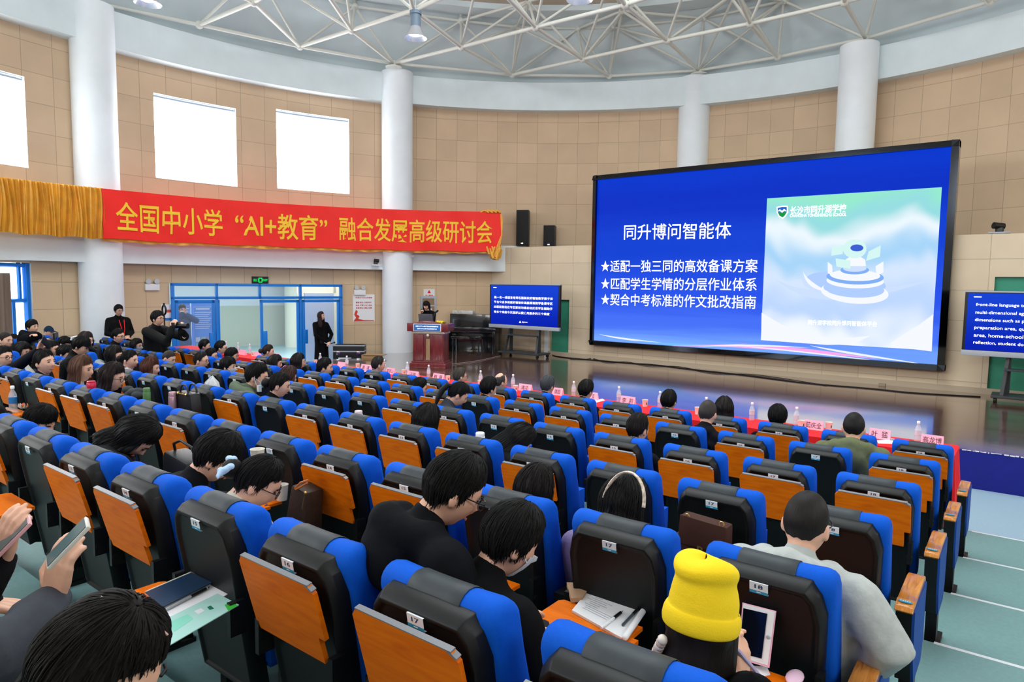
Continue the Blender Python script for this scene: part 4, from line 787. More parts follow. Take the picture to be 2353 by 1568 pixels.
# ------------------------------------------------------------------ auditorium chair, origin on the floor under its number plate
M_BFAB = mat('blue_fabric', (2, 88, 206), .75, var=.05, vscale=120, bump=.12, bscale=700, spec=.2)
M_GFAB = mat('grey_vinyl', (46, 54, 60), .55, var=.06, vscale=30, bump=.05, bscale=300)
M_SHELL = mat('charcoal_shell', (10, 13, 15), .48, spec=.35, bump=.04, bscale=500)
M_PLATE = mat('plate_white', (222, 232, 240), .4); M_PLATEB = mat('plate_blue', (40, 150, 190), .4); M_NUM = mat('plate_ink', (40, 60, 90), .5)
M_EDGE = mat('grey_edge_band', (120, 124, 130), .35); M_TRAYU = M_ORANGE
TI = .16
def tilt(V): V = np.array(V, float); V[:, 1] += (.945-V[:, 2])*TI; return V
def chair_parts():
    P = {}
    # shell
    def outl(w, wt, top, bot, ch): return [(-w*.92, bot), (w*.92, bot), (wt, top-ch*2.2), (wt-ch*.35, top-ch*.7), (wt-ch, top), (-wt+ch, top), (-wt+ch*.35, top-ch*.7), (-wt, top-ch*2.2)]
    A = outl(.195, .2, .962, .27, .05); B = outl(.205, .212, .992, .27, .05); n = len(A)
    V = tilt([(x, 0, z) for x, z in A]+[(x, .03, z+.012) for x, z in outl(.203, .208, .97, .27, .05)]+[(x, .075, z) for x, z in B])
    b = bmesh.new(); vs = [b.verts.new(v) for v in V]
    back = b.faces.new([vs[i] for i in range(n)]); b.faces.new([vs[2*n+i] for i in range(n-1, -1, -1)])
    for k in (0, 1):
        for i in range(n): b.faces.new([vs[k*n+i], vs[(k+1)*n+i], vs[(k+1)*n+(i+1) % n], vs[k*n+(i+1) % n]])
    bmesh.ops.recalc_face_normals(b, faces=b.faces)
    bmesh.ops.inset_region(b, faces=[back], thickness=.012, depth=0); r = bmesh.ops.inset_region(b, faces=[back], thickness=.014, depth=-.012)
    ed = [e for e in b.edges if len(e.link_faces) == 2 and e.calc_face_angle(0) > .5]
    bmesh.ops.bevel(b, geom=ed, offset=.006, segments=2, profile=.5, affect='EDGES', clamp_overlap=True)
    me = bpy.data.meshes.new('back_shell'); b.to_mesh(me); b.free(); me.materials.append(M_SHELL); me.polygons.foreach_set('use_smooth', [True]*len(me.polygons)); me.set_sharp_from_angle(angle=.6); P['back_shell'] = me
    # cushion
    prof = [(.075, .42), (.07, .7), (.06, .93)]+[(.125-.068*math.cos(a), .955+.072*math.sin(a)) for a in np.linspace(.15, 2.7, 9)]+[(.195, .86), (.215, .72), (.225, .56), (.215, .46), (.18, .42)]
    cz = np.array([.13, .7])
    def cush(xs, off=0, pr=prof, close=True):
        mb = MB(); V = []; k = len(pr)
        for x, s in xs:
            for y, z in pr:
                d = np.array([y, z]); ctr = np.array([.13, min(max(z, .47), .94)])
                q = ctr+(d-ctr)*s*(1+off/.07); dip = .010*(1-(x/.23)**2) if z > .9 else 0
                V.append((x, q[0], q[1]-dip))
        V = tilt(V); m_ = len(xs)
        Fc = [(i*k+j, i*k+(j+1) % k, (i+1)*k+(j+1) % k, (i+1)*k+j) for i in range(m_-1) for j in range(k if close else k-1)]
        if close: Fc += [tuple(range(k-1, -1, -1)), tuple((m_-1)*k+j for j in range(k))]
        mb.add(V, Fc); return mb
    W = .232; xs = [(-W, .55), (-W+.006, .78), (-W+.018, .92), (-W+.04, 1), (-.1, 1), (0, 1), (.1, 1), (W-.04, 1), (W-.018, .92), (W-.006, .78), (W, .55)]
    P['back_cushion'] = cush(xs).mesh('back_cushion', M_BFAB, True)
    hp = prof[2:14]
    P['headrest_panel'] = cush([(-.102, .98), (-.1, 1), (-.05, 1.0), (0, 1.0), (.05, 1.0), (.1, 1), (.102, .98)], .004, hp, False).mesh('headrest_panel', M_GFAB, True)
    # writing board (flat in x,s; placed by its two states)
    ol = [(-.205, .02), (-.19, 0), (.172, 0), (.172, .1), (.205, .1), (.205, .27), (.185, .295), (-.185, .295), (-.205, .27)]
    def bd(o, ey, ez):
        mb = MB(); mb.prism(ol, o, (1, 0, 0), ey, ez, .016); me = mb.mesh('writing_board', M_ORANGE)
        e2 = MB(); o2 = np.array(o)+np.array(ey)*.295; e2.prism([(-.186, 0), (.186, 0), (.186, .004), (-.186, .004)], o2-np.array(ez)*.001, (1, 0, 0), ey, ez, .019)
        e2.prism([(.17, -.004), (.2, -.018), (.203, -.012), (.174, .004)], o2-np.array(ez)*.001, (1, 0, 0), ey, ez, .019); return me, e2.mesh('edge_band', M_EDGE)
    d = np.array([0, -.075, .29]); d /= np.linalg.norm(d); nrm = np.array([0, d[2], -d[1]])
    P['fold'] = bd((0, .012, .655), d, -nrm*-1)
    P['open'] = bd((0, -.035, .655), (0, -1, 0), (0, 0, 1))
    for s, k in ((-1, 'hingeL'), (1, 'hingeR')): mb = MB(); mb.box((s*.205, .035, .62), (.022, .06, .13)); mb.tube([(s*.19, .02, .6), (s*.222, .02, .6)], .012, 8); P[k] = mb.mesh('hinge', M_BLACK)
    # seat
    mb = MB(); mb.box((0, .38, .43), (.46, .44, .08)); mb.box((0, .38, .38), (.42, .42, .03)); P['seat_down'] = mb.mesh('seat', M_BFAB)
    mb = MB(); mb.box((0, .30, .56), (.39, .08, .38)); mb.box((0, .35, .56), (.36, .03, .36)); P['seat_up'] = mb.mesh('seat', M_BFAB)
    # armrest and leg of the right-hand side
    mb = MB(); mb.box((.297, .24, .60), (.055, .3, .035)); P['arm'] = mb.mesh('armrest', M_BLACK)
    mb = MB(); mb.box((.297, .26, .45), (.04, .2, .28)); mb.box((.297, .3, .17), (.05, .09, .34)); mb.box((.297, .3, .012), (.07, .24, .024)); P['leg'] = mb.mesh('leg', M_BLACK)
    return P
CP = chair_parts()
def wood_arm():
    mb = MB(); pr = [(-.02, .0), (0, .02), (.06, .03), (.07, .024), (.2, .03), (.36, .034), (.42, .026), (.435, .004), (.42, -.012), (0, -.014)]
    mb.prism(pr, (-.038, 0, 0), (0, 1, 0), (0, 0, 1), (1, 0, 0), .076); return mb
mb = wood_arm().xf(None, (.318, 0, .64)); CP['wood'] = None
tmp = mb.build('wood_top', M_ARM, bevel=.006); CP['wood'] = tmp.data; bpy.data.objects.remove(tmp)
mb = MB(); mb.lathe((.318, .03, .668), [(.03, 0), (.028, .003)], 20, 0, 1, .42); CP['badge'] = mb.mesh('badge', M_PLATEB)
mb = MB()
for i in range(5): mb.box((.30+.009*i, .03, .6715), (.005, .006, .001))
CP['badge_text'] = mb.mesh('badge_text', M_PAPER)
mb = MB(); mb.prism([(.0, .64), (.42, .64), (.41, .34), (.36, .26), (.1, .26), (.03, .4)], (.35, 0, 0), (0, 1, 0), (0, 0, 1), (1, 0, 0), .012); CP['side'] = mb.mesh('side_panel', mat('blue_side_fabric', (8, 72, 160), .7, bump=.1, bscale=500))
mb = MB(); mb.prism([(.0, .63), (.42, .63), (.41, .34), (.36, .26), (.1, .26), (.03, .4)], (.285, 0, 0), (0, 1, 0), (0, 0, 1), (1, 0, 0), .065); mb.box((.32, .25, .14), (.06, .1, .28)); mb.box((.33, .25, .015), (.08, .3, .03)); CP['stand'] = mb.mesh('end_stand', M_BLACK)
PL = {}
def plate(n):
    if n in PL: return PL[n]
    mb = MB(); q = lambda x, z, y: tuple(tilt([(x, y, z)])[0])
    def rect(x0, x1, z0, z1, y, m): mb.quad(q(x0, z0, y), q(x1, z0, y), q(x1, z1, y), q(x0, z1, y), m)
    rect(-.032, .032, .928, .958, -.006, 0); rect(-.032, .032, .917, .928, -.006, 1); rect(-.008, .008, .921, .9245, -.0065, 0)
    for z in (.917, .958): mb.quad(q(-.032, z, -.006), q(.032, z, -.006), q(.032, z, .004), q(-.032, z, .004), 0)
    if n: w_ = .009*len(str(n))*(.7 if n == 1 else 1); text_to(mb, str(n), lambda u, v: q((u-.5)*w_*1.6, .936+.015*v, -.0066), 2)
    PL[n] = mb.mesh('number_plate', [M_PLATE, M_PLATEB, M_NUM]); return PL[n]
ORD = ['first', 'second', 'third', 'fourth', 'fifth', 'sixth', 'seventh', 'eighth', 'ninth', 'tenth', 'eleventh', 'twelfth', 'thirteenth', 'fourteenth', 'fifteenth', 'sixteenth', 'seventeenth', 'eighteenth']
OPEN = {(3, 18), (4, 18), (4, 17), (4, 16), (4, 13), (5, 15), (5, 12), (4, 6)}
FOLD = {0: [18, 16, 15, 14, 13, 12, 11, 10, 8, 7, 1], 1: [18, 16, 14, 13, 12, 10, 9, 8, 7, 6, 5, 3], 2: [18, 17, 16, 15, 12, 11], 3: [15, 14, 13, 12, 11, 9, 5, 3, 2], 4: [15, 14, 11, 9, 8, 7, 5], 5: [18, 17, 16, 14, 13, 11]}
LFOLD = {(0, -3), (0, -4), (2, -6), (1, -10)}
def chair(r, n, occupied=False):
    lb = n < 0; fold = (n in FOLD.get(r, [])) if not lb else (r, n) in LFOLD; op = (r, n) in OPEN
    end = n in (18, -2); x = X18-PITCH*(18-n)
    rown = ORD[r]+' row'
    if lb: label = 'blue chair left of the middle aisle, %s from the front, %s from the aisle' % (rown, ORD[-2-n])
    else: label = 'blue chair%s, %s from red table, %s from right aisle' % (' with orange board up' if fold else ' with writing board open' if op else ' with black back', rown, ORD[18-n])
    p = np.array([x, ROWY[r], FLR[r]]); p = left(p) if lb else p
    e = empty('auditorium_chair', p, label=label, cat='chair', group='blue auditorium chairs in tiered rows')
    if lb: e.scale = (LQ,)*3
    add = lambda nm, me, par=None: put(nm, me, par or e)
    add('back_shell', CP['back_shell']); add('back_cushion', CP['back_cushion']); add('headrest_panel', CP['headrest_panel']); add('number_plate', plate(0 if lb else n))
    add('seat', CP['seat_down'] if occupied else CP['seat_up'])
    if fold or op:
        a, b_ = CP['fold' if fold else 'open']; w_ = add('writing_board', a); add('edge_band', b_, w_); add('hinge', CP['hingeL']); add('hinge', CP['hingeR'])
    if end:
        add('end_stand', CP['stand']); add('side_panel', CP['side']); a = add('wood_armrest', CP['wood']); b_ = add('badge', CP['badge'], a)
        if not lb and r > 1: add('badge_text', CP['badge_text'], a)
    else: add('armrest', CP['arm']); add('leg', CP['leg'])
    return e
def vis(r, n):
    p = np.array([X18-PITCH*(18-n), ROWY[r], LABZ[r]]); p = left(p) if n < 0 else p; v = p-CAM
    x = 1176.5+F*(v@BR)/(v@BF); return -75 < x < 2500
CHAIRS = [(r, n) for r in range(6) for n in range(18, 0, -1) if vis(r, n)]+[(r, n) for r, lo in ((0, -10), (1, -11), (2, -8), (3, -3)) for n in range(-2, lo-1, -1) if vis(r, n)]
# ------------------------------------------------------------------ people
def hair_mat(c):
    k = 'hair_%d_%d_%d' % c
    if k in MATS: return MATS[k]
    m = mat(k, c, .5, spec=.25); nt = m.node_tree; b = nt.nodes['Principled BSDF']; tc = nt.nodes.new('ShaderNodeTexCoord'); mp = nt.nodes.new('ShaderNodeMapping'); mp.inputs['Scale'].default_value = (90, 90, 7)
    n = nt.nodes.new('ShaderNodeTexNoise'); n.inputs['Scale'].default_value = 1; n.inputs['Detail'].default_value = 3; bp = nt.nodes.new('ShaderNodeBump'); bp.inputs['Strength'].default_value = .5; bp.inputs['Distance'].default_value = .004
    nt.links.new(tc.outputs['UV'], mp.inputs[0]); mp.inputs['Scale'].default_value = (160, 5, 1); nt.links.new(mp.outputs[0], n.inputs['Vector']); nt.links.new(n.outputs[0], bp.inputs['Height']); nt.links.new(bp.outputs[0], b.inputs['Normal'])
    r = nt.nodes.new('ShaderNodeValToRGB'); l = lin(c); r.color_ramp.elements[0].color = tuple(x*.6 for x in l[:3])+(1,); r.color_ramp.elements[1].color = tuple(x*1.7+.002 for x in l[:3])+(1,); nt.links.new(n.outputs[0], r.inputs[0]); nt.links.new(r.outputs[0], b.inputs['Base Color'])
    return m
M_SKIN = mat('skin', (226, 176, 150), .5, var=.05, vscale=20); M_LIP = mat('lips', (176, 92, 88), .5); M_EYE = mat('eye_dark', (30, 22, 20), .2); M_GLS = mat('spectacle_frame', (24, 24, 26), .3); M_MASK = mat('face_mask', (214, 226, 236), .7)
M_TRO = mat('dark_trousers', (14, 15, 19), .8); M_SHOE = mat('black_shoe', (10, 10, 11), .5)
def cloth_mat(c):
    if max(c) < 60: c = tuple(int(q*.62) for q in c)
    return mat('cloth_%d_%d_%d' % c, c, .85, var=.08, vscale=30, bump=.12, bscale=90, spec=.15)
BLK, DKB, BRN, RBR = (11, 10, 10), (18, 14, 13), (62, 38, 28), (92, 52, 34)
g_ = lambda v, s: math.exp(-(v/s)**2)
def head_pt(th, ph):
    d = np.array([math.sin(th)*math.sin(ph), math.sin(th)*math.cos(ph), math.cos(th)]); x, y, z = d*np.array([.073, .093, .117])
    t = max(0, -z/.117); s = max(0, z/.117)
    x *= 1-.26*t**1.6
    if y < 0: y *= 1-.42*t**1.2; x *= 1+.05*(1-t)
    else:
        y *= 1-.05*t
        fw = min(1, y/.05)
        y += fw*(.020*g_(x, .011)*g_(z+.022, .02)+.008*g_(x, .009)*g_(z+.004, .02)-.007*(g_(x-.031, .016)+g_(x+.031, .016))*g_(z-.012, .012)+.003*g_(z-.032, .01)*g_(x, .05)+.005*g_(x, .018)*g_(z+.058, .012)-.003*g_(x, .02)*g_(z+.074, .006)+.008*g_(x, .022)*g_(z+.098, .016)+.003*(g_(x-.045, .02)+g_(x+.045, .02))*g_(z+.02, .03))
    return np.array([x, y, z])
def head_mb(nu=44, nv=34):
    mb = MB(); mb.grid(lambda u, v: head_pt(.02+(math.pi-.04)*v, 2*math.pi*u), nu, nv, 0, True); k = len(mb.v)
    mb.f += [tuple(range(nu)), tuple(range(k-1, k-1-nu, -1))]; mb.m += [0, 0]
    for s in (-1, 1):
        R = np.array([[math.cos(.35), -s*math.sin(.35), 0], [s*math.sin(.35), math.cos(.35), 0], [0, 0, 1]]).T
        mb.ball((s*.076, -.008, -.012), (.010, .019, .031), 10, 8, 0, R)
    return mb
HAIR = dict(  # front, temple, side, nape angles; thickness; curtain length
    short=(50, 66, 100, 124, .020, 0), buzz=(50, 66, 92, 112, .008, 0), bowl=(62, 74, 104, 126, .024, 0), thin=(38, 62, 98, 122, .012, 0), bald=(0, 0, 98, 122, .010, 0),
    bob=(56, 70, 112, 112, .024, .13), long=(54, 68, 104, 104, .022, .30), bun=(48, 66, 98, 124, .014, 0), pony=(48, 66, 98, 122, .014, 0), fringe=(72, 78, 106, 110, .022, .26), tied=(60, 70, 100, 112, .016, .10))
def hair_mb(style, seed, strands=0):
    F_, T_, S_, N_, tk, ln = HAIR[style]; rg = np.random.default_rng(seed); nu, nv, nc = 56, 16, 10 if ln else 0
    wob = [rg.uniform(0, 6.28) for _ in range(8)]
    def nz(ph): return sum(math.sin((3+2.7*i)*ph+wob[i])/(1+.35*i) for i in range(6))
    def end(ph):
        a = abs((math.degrees(ph)+180) % 360-180); P = [(0, F_), (38, F_+(T_-F_)*.45), (62, T_), (84, S_), (110, S_+4), (140, N_), (180, N_)]
        for (p, q), (r, s) in zip(P, P[1:]):
            if p <= a <= r: return math.radians(q+(s-q)*(a-p)/(r-p))+.025*nz(ph)*(1 if not ln else .4)
    mb = MB(); rows = nv+nc; V = []; uv = []
    for i in range(nu):
        ph = 2*math.pi*i/nu; a = abs((math.degrees(ph)+180) % 360-180); te = end(ph); t0 = .03
        if style == 'bald': t0 = max(.03, te-math.radians(66 if a < 70 else 62)) if a > 55 else te-.02
        for j in range(nv+1):
            s = j/nv; th = t0+(te-t0)*s; p = head_pt(th, ph); d = p/np.linalg.norm(p); k = tk*(1-.85*max(0, s-.55)/.45 if not ln or a < 62 else 1)*(1+.13*nz(ph*2+s*2)*.3)
            if style == 'bald': k = tk*(1-s**3)*(min(1, s*5))
            if ln and style != 'tied': k -= .006*g_(p[0], .006)*(1 if abs(p[1]) < .2 and th < 1.2 else 0)     # parting
            q = p+d*k; V.append(q)
        for j in range(1, nc+1):
            s = j/nc
            if a < 62: V.append(V[-1] if j == 1 else V[-1]); continue
            q0 = V[len(V)-j]; L = ln*(.9+.1*math.sin(ph*5+wob[0])*.6); o = np.array([q0[0], q0[1], 0]); o /= np.linalg.norm(o)
            back = 1 if a > 110 else .5
            q = q0+np.array([0, 0, -L*s])+o*(.016*math.sin(s*2.2)*(1 if ln < .2 else .7)-.03*s*s*(ln > .2)*0)+o*.004*nz(ph*3)*s; q[0] *= 1-(.10 if ln < .2 else .02)*s*s; V.append(q)
    rows = nv+nc+1
    for i in range(nu):
        i2 = (i+1) % nu; ph = 2*math.pi*(i+.5)/nu; a = abs((math.degrees(ph)+180) % 360-180)
        for j in range(rows-1):
            if j >= nv and a < 64: continue
            if style == 'bald' and a < 52: continue
            mb.f.append((i*rows+j, i*rows+j+1, i2*rows+j+1, i2*rows+j)); mb.m.append(0); uv += [(i/nu, j/rows), (i/nu, (j+1)/rows), ((i+1)/nu, (j+1)/rows), ((i+1)/nu, j/rows)]
    mb.v = [tuple(q) for q in V]; k0 = len(mb.f)
    if style == 'bun': mb.ball((0, -.125, -.005), (.048, .042, .045), 14, 9)
    if style == 'pony': mb.tube([(0, -.10, .03), (0, -.135, .02), (0, -.15, -.05), (.01, -.14, -.14), (.01, -.12, -.2)], [.022, .028, .03, .024, .010], 10, cap='round')
    if style == 'tied': mb.tube([(0, -.09, -.06), (0, -.11, -.12), (.0, -.12, -.2), (.0, -.11, -.3)], [.035, .04, .04, .02], 10, cap='round')
    n4 = sum(len(f) for f in mb.f[k0:]); uv += [(.5*i, .3*i) for i in range(n4)]
    k0 = len(mb.f)
    for _ in range(strands):            # loose locks lying on the cap
        fi = rg.uniform(0, nu); i = int(fi) % nu; i2 = (i+1) % nu; t = fi-int(fi); a = abs((math.degrees(2*math.pi*fi/nu)+180) % 360-180)
        jm = rows-1 if a >= 64 else nv
        if style == 'bald' and a < 58: continue
        m_ = int(rg.integers(4, 8)); j0 = int(rg.integers(1, max(2, jm-m_+3))); P = []; jit = rg.normal(0, .12); lift = rg.uniform(.0006, .0035)
        for q in range(m_+1):
            j = min(j0+q, jm); c = V[i*rows+j]*(1-t)+V[i2*rows+j]*t; d = c*np.array([1, 1, .6]); d = d/np.linalg.norm(d); x = np.array([d[1], -d[0], 0]); P.append(c+d*lift*(1+.5*q/m_)+x*jit*.012*q-(0 if j0+q <= jm else 1)*np.array([0, 0, .007*(j0+q-jm)])+d*(.002 if j0+q > jm else 0))
        w_ = rg.uniform(.0007, .0022); mb.tube(P, [w_*.5]+[w_]*(m_-1)+[.0004], 4, cap=False)
    n4 = sum(len(f) for f in mb.f[k0:]); uv += [(.37*i, .21*i) for i in range(n4)]
    return mb, uv
def hand_tubes(mb, w, d, pn, side, sc=1, curl=.5, spread=.16, thumb=.6):
    """wrist w, finger direction d, palm normal pn; side +1 right hand"""
    w, d, pn = [np.array(q, float) for q in (w, d, pn)]; d /= np.linalg.norm(d); pn = pn-d*(pn@d); pn /= np.linalg.norm(pn); x = np.cross(d, pn)*side   # x towards the thumb side
    for k in (-1.4, -.5, .4, 1.25): mb.tube([w+x*.012*k*sc, w+d*.045*sc+x*.019*k*sc, w+d*.088*sc+x*.021*k*sc], [.015*sc, .0145*sc, .0115*sc], 8, cap='round')
    for k, L in zip((1.3, .45, -.45, -1.3), (.070, .080, .074, .058)):
        b = w+d*.088*sc+x*.0205*k*sc; dd = d+x*spread*k*.35; dd /= np.linalg.norm(dd); P = [b]; a = 0
        for s, f in ((.45, .6), (.32, 1.0), (.27, .8)):
            a += curl*f; P.append(P[-1]+(dd*math.cos(a)+pn*math.sin(a))*L*s*sc)
        mb.tube(P, [.0098*sc, .0092*sc, .0084*sc, .0072*sc], 8, cap='round')
    b = w+d*.02*sc+x*.03*sc; t1 = d*.6+x*.8+pn*thumb*.6; t1 /= np.linalg.norm(t1); t2 = d*.9+x*.15+pn*thumb; t2 /= np.linalg.norm(t2)
    mb.tube([w+d*.01*sc, b, b+t1*.035*sc, b+t1*.035*sc+t2*.035*sc], [.015*sc, .014*sc, .011*sc, .0088*sc], 8, cap='round')
JOBS = []       # (mesh builder, voxel, smooth, material list, name, parent, tags)
def job(mb, vox, sm, m, name, par): JOBS.append((mb, vox, sm, m, name, par))
def run_jobs():
    tmp = []
    for mb, vox, sm, m, name, par in JOBS:
        me = mb.mesh('tmp', m); o = bpy.data.objects.new('tmp', me); C.objects.link(o)
        r = o.modifiers.new('r', 'REMESH'); r.mode = 'VOXEL'; r.voxel_size = vox; r.use_smooth_shade = True
        if sm: s = o.modifiers.new('s', 'SMOOTH'); s.factor = .5; s.iterations = sm
        tmp.append(o)
    bpy.context.view_layer.update(); dg = bpy.context.evaluated_depsgraph_get()
    res = [bpy.data.meshes.new_from_object(o.evaluated_get(dg)) for o in tmp]
    for o, me, (mb, vox, sm, m, name, par) in zip(tmp, res, JOBS):
        old = o.data; bpy.data.objects.remove(o); bpy.data.meshes.remove(old); me.name = name
        if not len(me.materials): me.materials.append(m if not isinstance(m, (list, tuple)) else m[0])
        put(name, me, par)
LEGS = {}
def person(hc, label, yaw=0, pitch=0, roll=0, hair='short', hcol=BLK, top=(24, 26, 32), hip=None, floor=0, stand=False, sc=1.0, byaw=None, arms=None, opts='', group=None, vox=.008, seed=None, hoodcol=None, legs=True, hands=None, name='person'):
    hc = np.array(hc, float); seed = seed or int(abs(hc[0]*997+hc[1]*331+hc[2]*77)*10); byaw = yaw*.6 if byaw is None else byaw
    R = rotm(yaw, pitch, roll); B = rotm(byaw); rt, fw, upv = B
    N = hc+sc*(np.array([0, -.035, -.125])@R)+np.array([0, 0, -.03*sc])-fw*.02*sc
    if hip is None: hip = np.array([hc[0], hc[1]-.1, floor+(.93 if stand else .50)*sc])
    hip = np.array(hip, float)
    e = empty(name, (hip[0], hip[1], floor), label=label, cat='person', group=group); o = np.array(e.location)
    rel = lambda mb: mb.xf(None, -o)
    S = [N+rt*s*(.20 if 'bulky' in opts else .16 if 'slim' in opts else .18)*sc-upv*(.045 if 'bulky' in opts else .068)*sc for s in (-1, 1)]
    mid = (hip*.5+N*.5)-fw*.03*sc; ch = hip*.22+N*.78-fw*.015*sc
    A = []
    for i, s in enumerate((-1, 1)):
        a = (arms or {}).get('LR'[i])
        if a is None:
            el = S[i]-upv*.25*sc+fw*.07*sc+rt*s*.04*sc; wr = el+fw*.21*sc-rt*s*.10*sc-upv*.02*sc
        else: el, wr = [np.array(q, float) for q in a[:2]]
        A.append((S[i], el, wr))
    # clothing
    fat = 1.25 if 'bulky' in opts else 1.08
    mb = MB(); k = sc*(.92 if 'slim' in opts else 1.06 if 'bulky' in opts else 1)
    for s in (-1, 1):
        q = rt*s*sc
        mb.tube([hip+q*.075, mid+q*.078, ch+q*.085, N+q*.075-upv*.055*sc], [.125*k, .118*k, .118*k, .072*k], 12, cap='round')
        if stand and 'coat' in opts: mb.tube([hip+q*.07, hip+q*.08-np.array([0, 0, .45*sc]), hip+q*.08-np.array([0, 0, .78*sc])], [.12*k, .13*k, .14*k], 12, cap='round')
    mb.tube([S[0], N-upv*.03*sc, S[1]], [.066*k, .075*k, .066*k], 12, cap='round'); mb.tube([N-upv*.05*sc, N+(hc-N)*.25], [.075*sc, .066*sc], 12, cap='round')
    for s, el, wr in A: mb.tube([s, el*.5+s*.5, el, el*.5+wr*.5, wr], [.066*k*fat, .062*k*fat, .060*k*fat, .052*k*fat, .043*k], 10, cap='round')
    if 'hood' in opts:
        for t in np.linspace(-1.5, 1.5, 11): mb.ball(N+rt*math.sin(t)*.115*sc-fw*math.cos(t)*.10*sc+upv*(.055-.045*abs(math.sin(t)))*sc, .058*sc, 10, 7)
        mb.ball(N-fw*.115*sc-upv*.06*sc, (.12*sc, .07*sc, .11*sc), 12, 8, 0, np.array([rt, fw, upv]))
    if 'collar' in opts:
        for t in np.linspace(-2.4, 2.4, 12): mb.ball(N+rt*math.sin(t)*.072*sc-fw*math.cos(t)*.066*sc+upv*.02*sc, .030*sc, 8, 6)
    job(rel(mb), max(.016, vox*2)*sc if vox > .006 else .014, 4, cloth_mat(top), 'jacket' if 'shirt' not in opts else 'top', e)
    if 'fur' in opts:
        mb = MB(); rg = np.random.default_rng(seed)
        for t in np.linspace(-1.9, 1.9, 15): mb.ball(N+rt*math.sin(t)*.125*sc-fw*math.cos(t)*.10*sc-upv*.03*sc, (.055*sc)*(1+.2*rg.random()), 10, 7)
        job(rel(mb), .014, 2, mat('fur_%d_%d_%d' % (hoodcol or RBR), hoodcol or RBR, .95, var=.35, vscale=60, bump=1, bscale=160), 'fur_collar', e)
    # body: one skin surface with head, neck, trunk, arms and hands
    mb = head_mb().xf(R, hc, sc)
    mb.tube([hc+sc*(np.array([0, -.02, -.05])@R), hc+sc*(np.array([0, -.03, -.12])@R), N, N-upv*.07*sc], [.050*sc, .050*sc, .058*sc, .06*sc], 14)
    mb.tube([N-upv*.03*sc, mid, hip], [.06*sc, .07*sc, .07*sc], 10, cap='round'); mb.tube([S[0], N-upv*.05*sc, S[1]], .04*sc, 8, cap='round')
    for i, (s, el, wr) in enumerate(A):
        mb.tube([s, el, wr], [.04*sc, .034*sc, .026*sc], 8, cap='round'); a = (arms or {}).get('LR'[i]); sd = -1 if i == 0 else 1
        d = wr-el; d /= np.linalg.norm(d)
        if a is not None and len(a) > 2: d2, pn, cu = a[2:5]; hand_tubes(mb, wr+np.array(d2)*.012*sc, d2, pn, sd, sc, cu)
        else: hand_tubes(mb, wr+d*.012*sc, d, -upv, sd, sc, .35)
    if legs:
        for s in (-1, 1):
            if stand: mb.tube([hip+rt*s*.09*sc, hip+rt*s*.1*sc-np.array([0, 0, .42*sc]), (hip+rt*s*.1*sc)*np.array([1, 1, 0])+np.array([0, 0, floor+.06])], [.07*sc, .05*sc, .035*sc], 8, cap='round')
            else: kn = hip+fw*.42*sc+rt*s*.1*sc+upv*.02*sc; mb.tube([hip+rt*s*.08*sc, kn, np.array([kn[0], kn[1], floor+.07])], [.065*sc, .05*sc, .035*sc], 8, cap='round')
    job(rel(mb), vox*sc, 1, M_SKIN, 'body', e)
    # face
    P = lambda v: hc+sc*(np.array(v)@R)-o
    toc = CAM-hc; toc /= np.linalg.norm(toc)
    if R[1]@toc > -.35:
        for s in (-1, 1):
            mb = MB(); mb.ball(P((s*.031, .083, .010)), np.array((.013, .006, .0055))*sc, 8, 6, 0, R); mb.build('eye', M_EYE, e, smooth=True)
            mb = MB(); mb.tube([P((s*.015, .092, .030)), P((s*.03, .092, .034)), P((s*.046, .083, .028))], .0032*sc, 5); mb.build('eyebrow', hair_mat(hcol), e, smooth=True)
        mb = MB(); mb.tube([P((-.020, .083, -.062)), P((0, .0905, -.060)), P((.020, .083, -.062))], [.002*sc, .0045*sc, .002*sc], 6, cap='round'); mb.build('mouth', M_LIP, e, smooth=True)
    if 'glasses' in opts:
        mb = MB()
        for s in (-1, 1):
            mb.tube([P((s*.034+.024*math.cos(t), .099, .008+.019*math.sin(t))) for t in np.linspace(0, 6.28, 14)], .0022*sc, 5); mb.tube([P((s*.058, .097, .014)), P((s*.076, .05, .012)), P((s*.079, -.006, .008))], .0022*sc, 5)
        mb.tube([P((-.01, .101, .012)), P((.01, .101, .012))], .002*sc, 5); mb.build('glasses', M_GLS, e)
    if 'mask' in opts:
        mb = MB(); mb.grid(lambda u, v: P(head_pt(math.radians(94+56*v), math.radians(-58+116*u))*np.array([1.03, 1.10, 1.0])), 14, 8); 
        for s in (-1, 1): mb.tube([P((s*.066, .052, -.03)), P((s*.08, .0, .0)), P((s*.082, -.018, .0))], .0025*sc, 5)
        mb.build('face_mask', M_MASK, e, smooth=True)
    if 'earmask' in opts:
        mb = MB(); mb.tube([P((.084, -.006, .02)), P((.088, .008, -.02)), P((.080, .03, -.06))], .003*sc, 5); mb.box(P((.072, .06, -.085)), (.03*sc, .03*sc, .06*sc)); mb.build('face_mask', M_MASK, e, smooth=True)
    if 'scarf' in opts:
        mb = MB()
        for t in np.linspace(0, 6.28, 15): mb.ball(N+rt*math.sin(t)*.075*sc+fw*math.cos(t)*.07*sc+upv*.035*sc-o, .032*sc, 8, 6)
        mb.build('collar', mat('pale_collar', (226, 218, 216), .8), e, smooth=True)
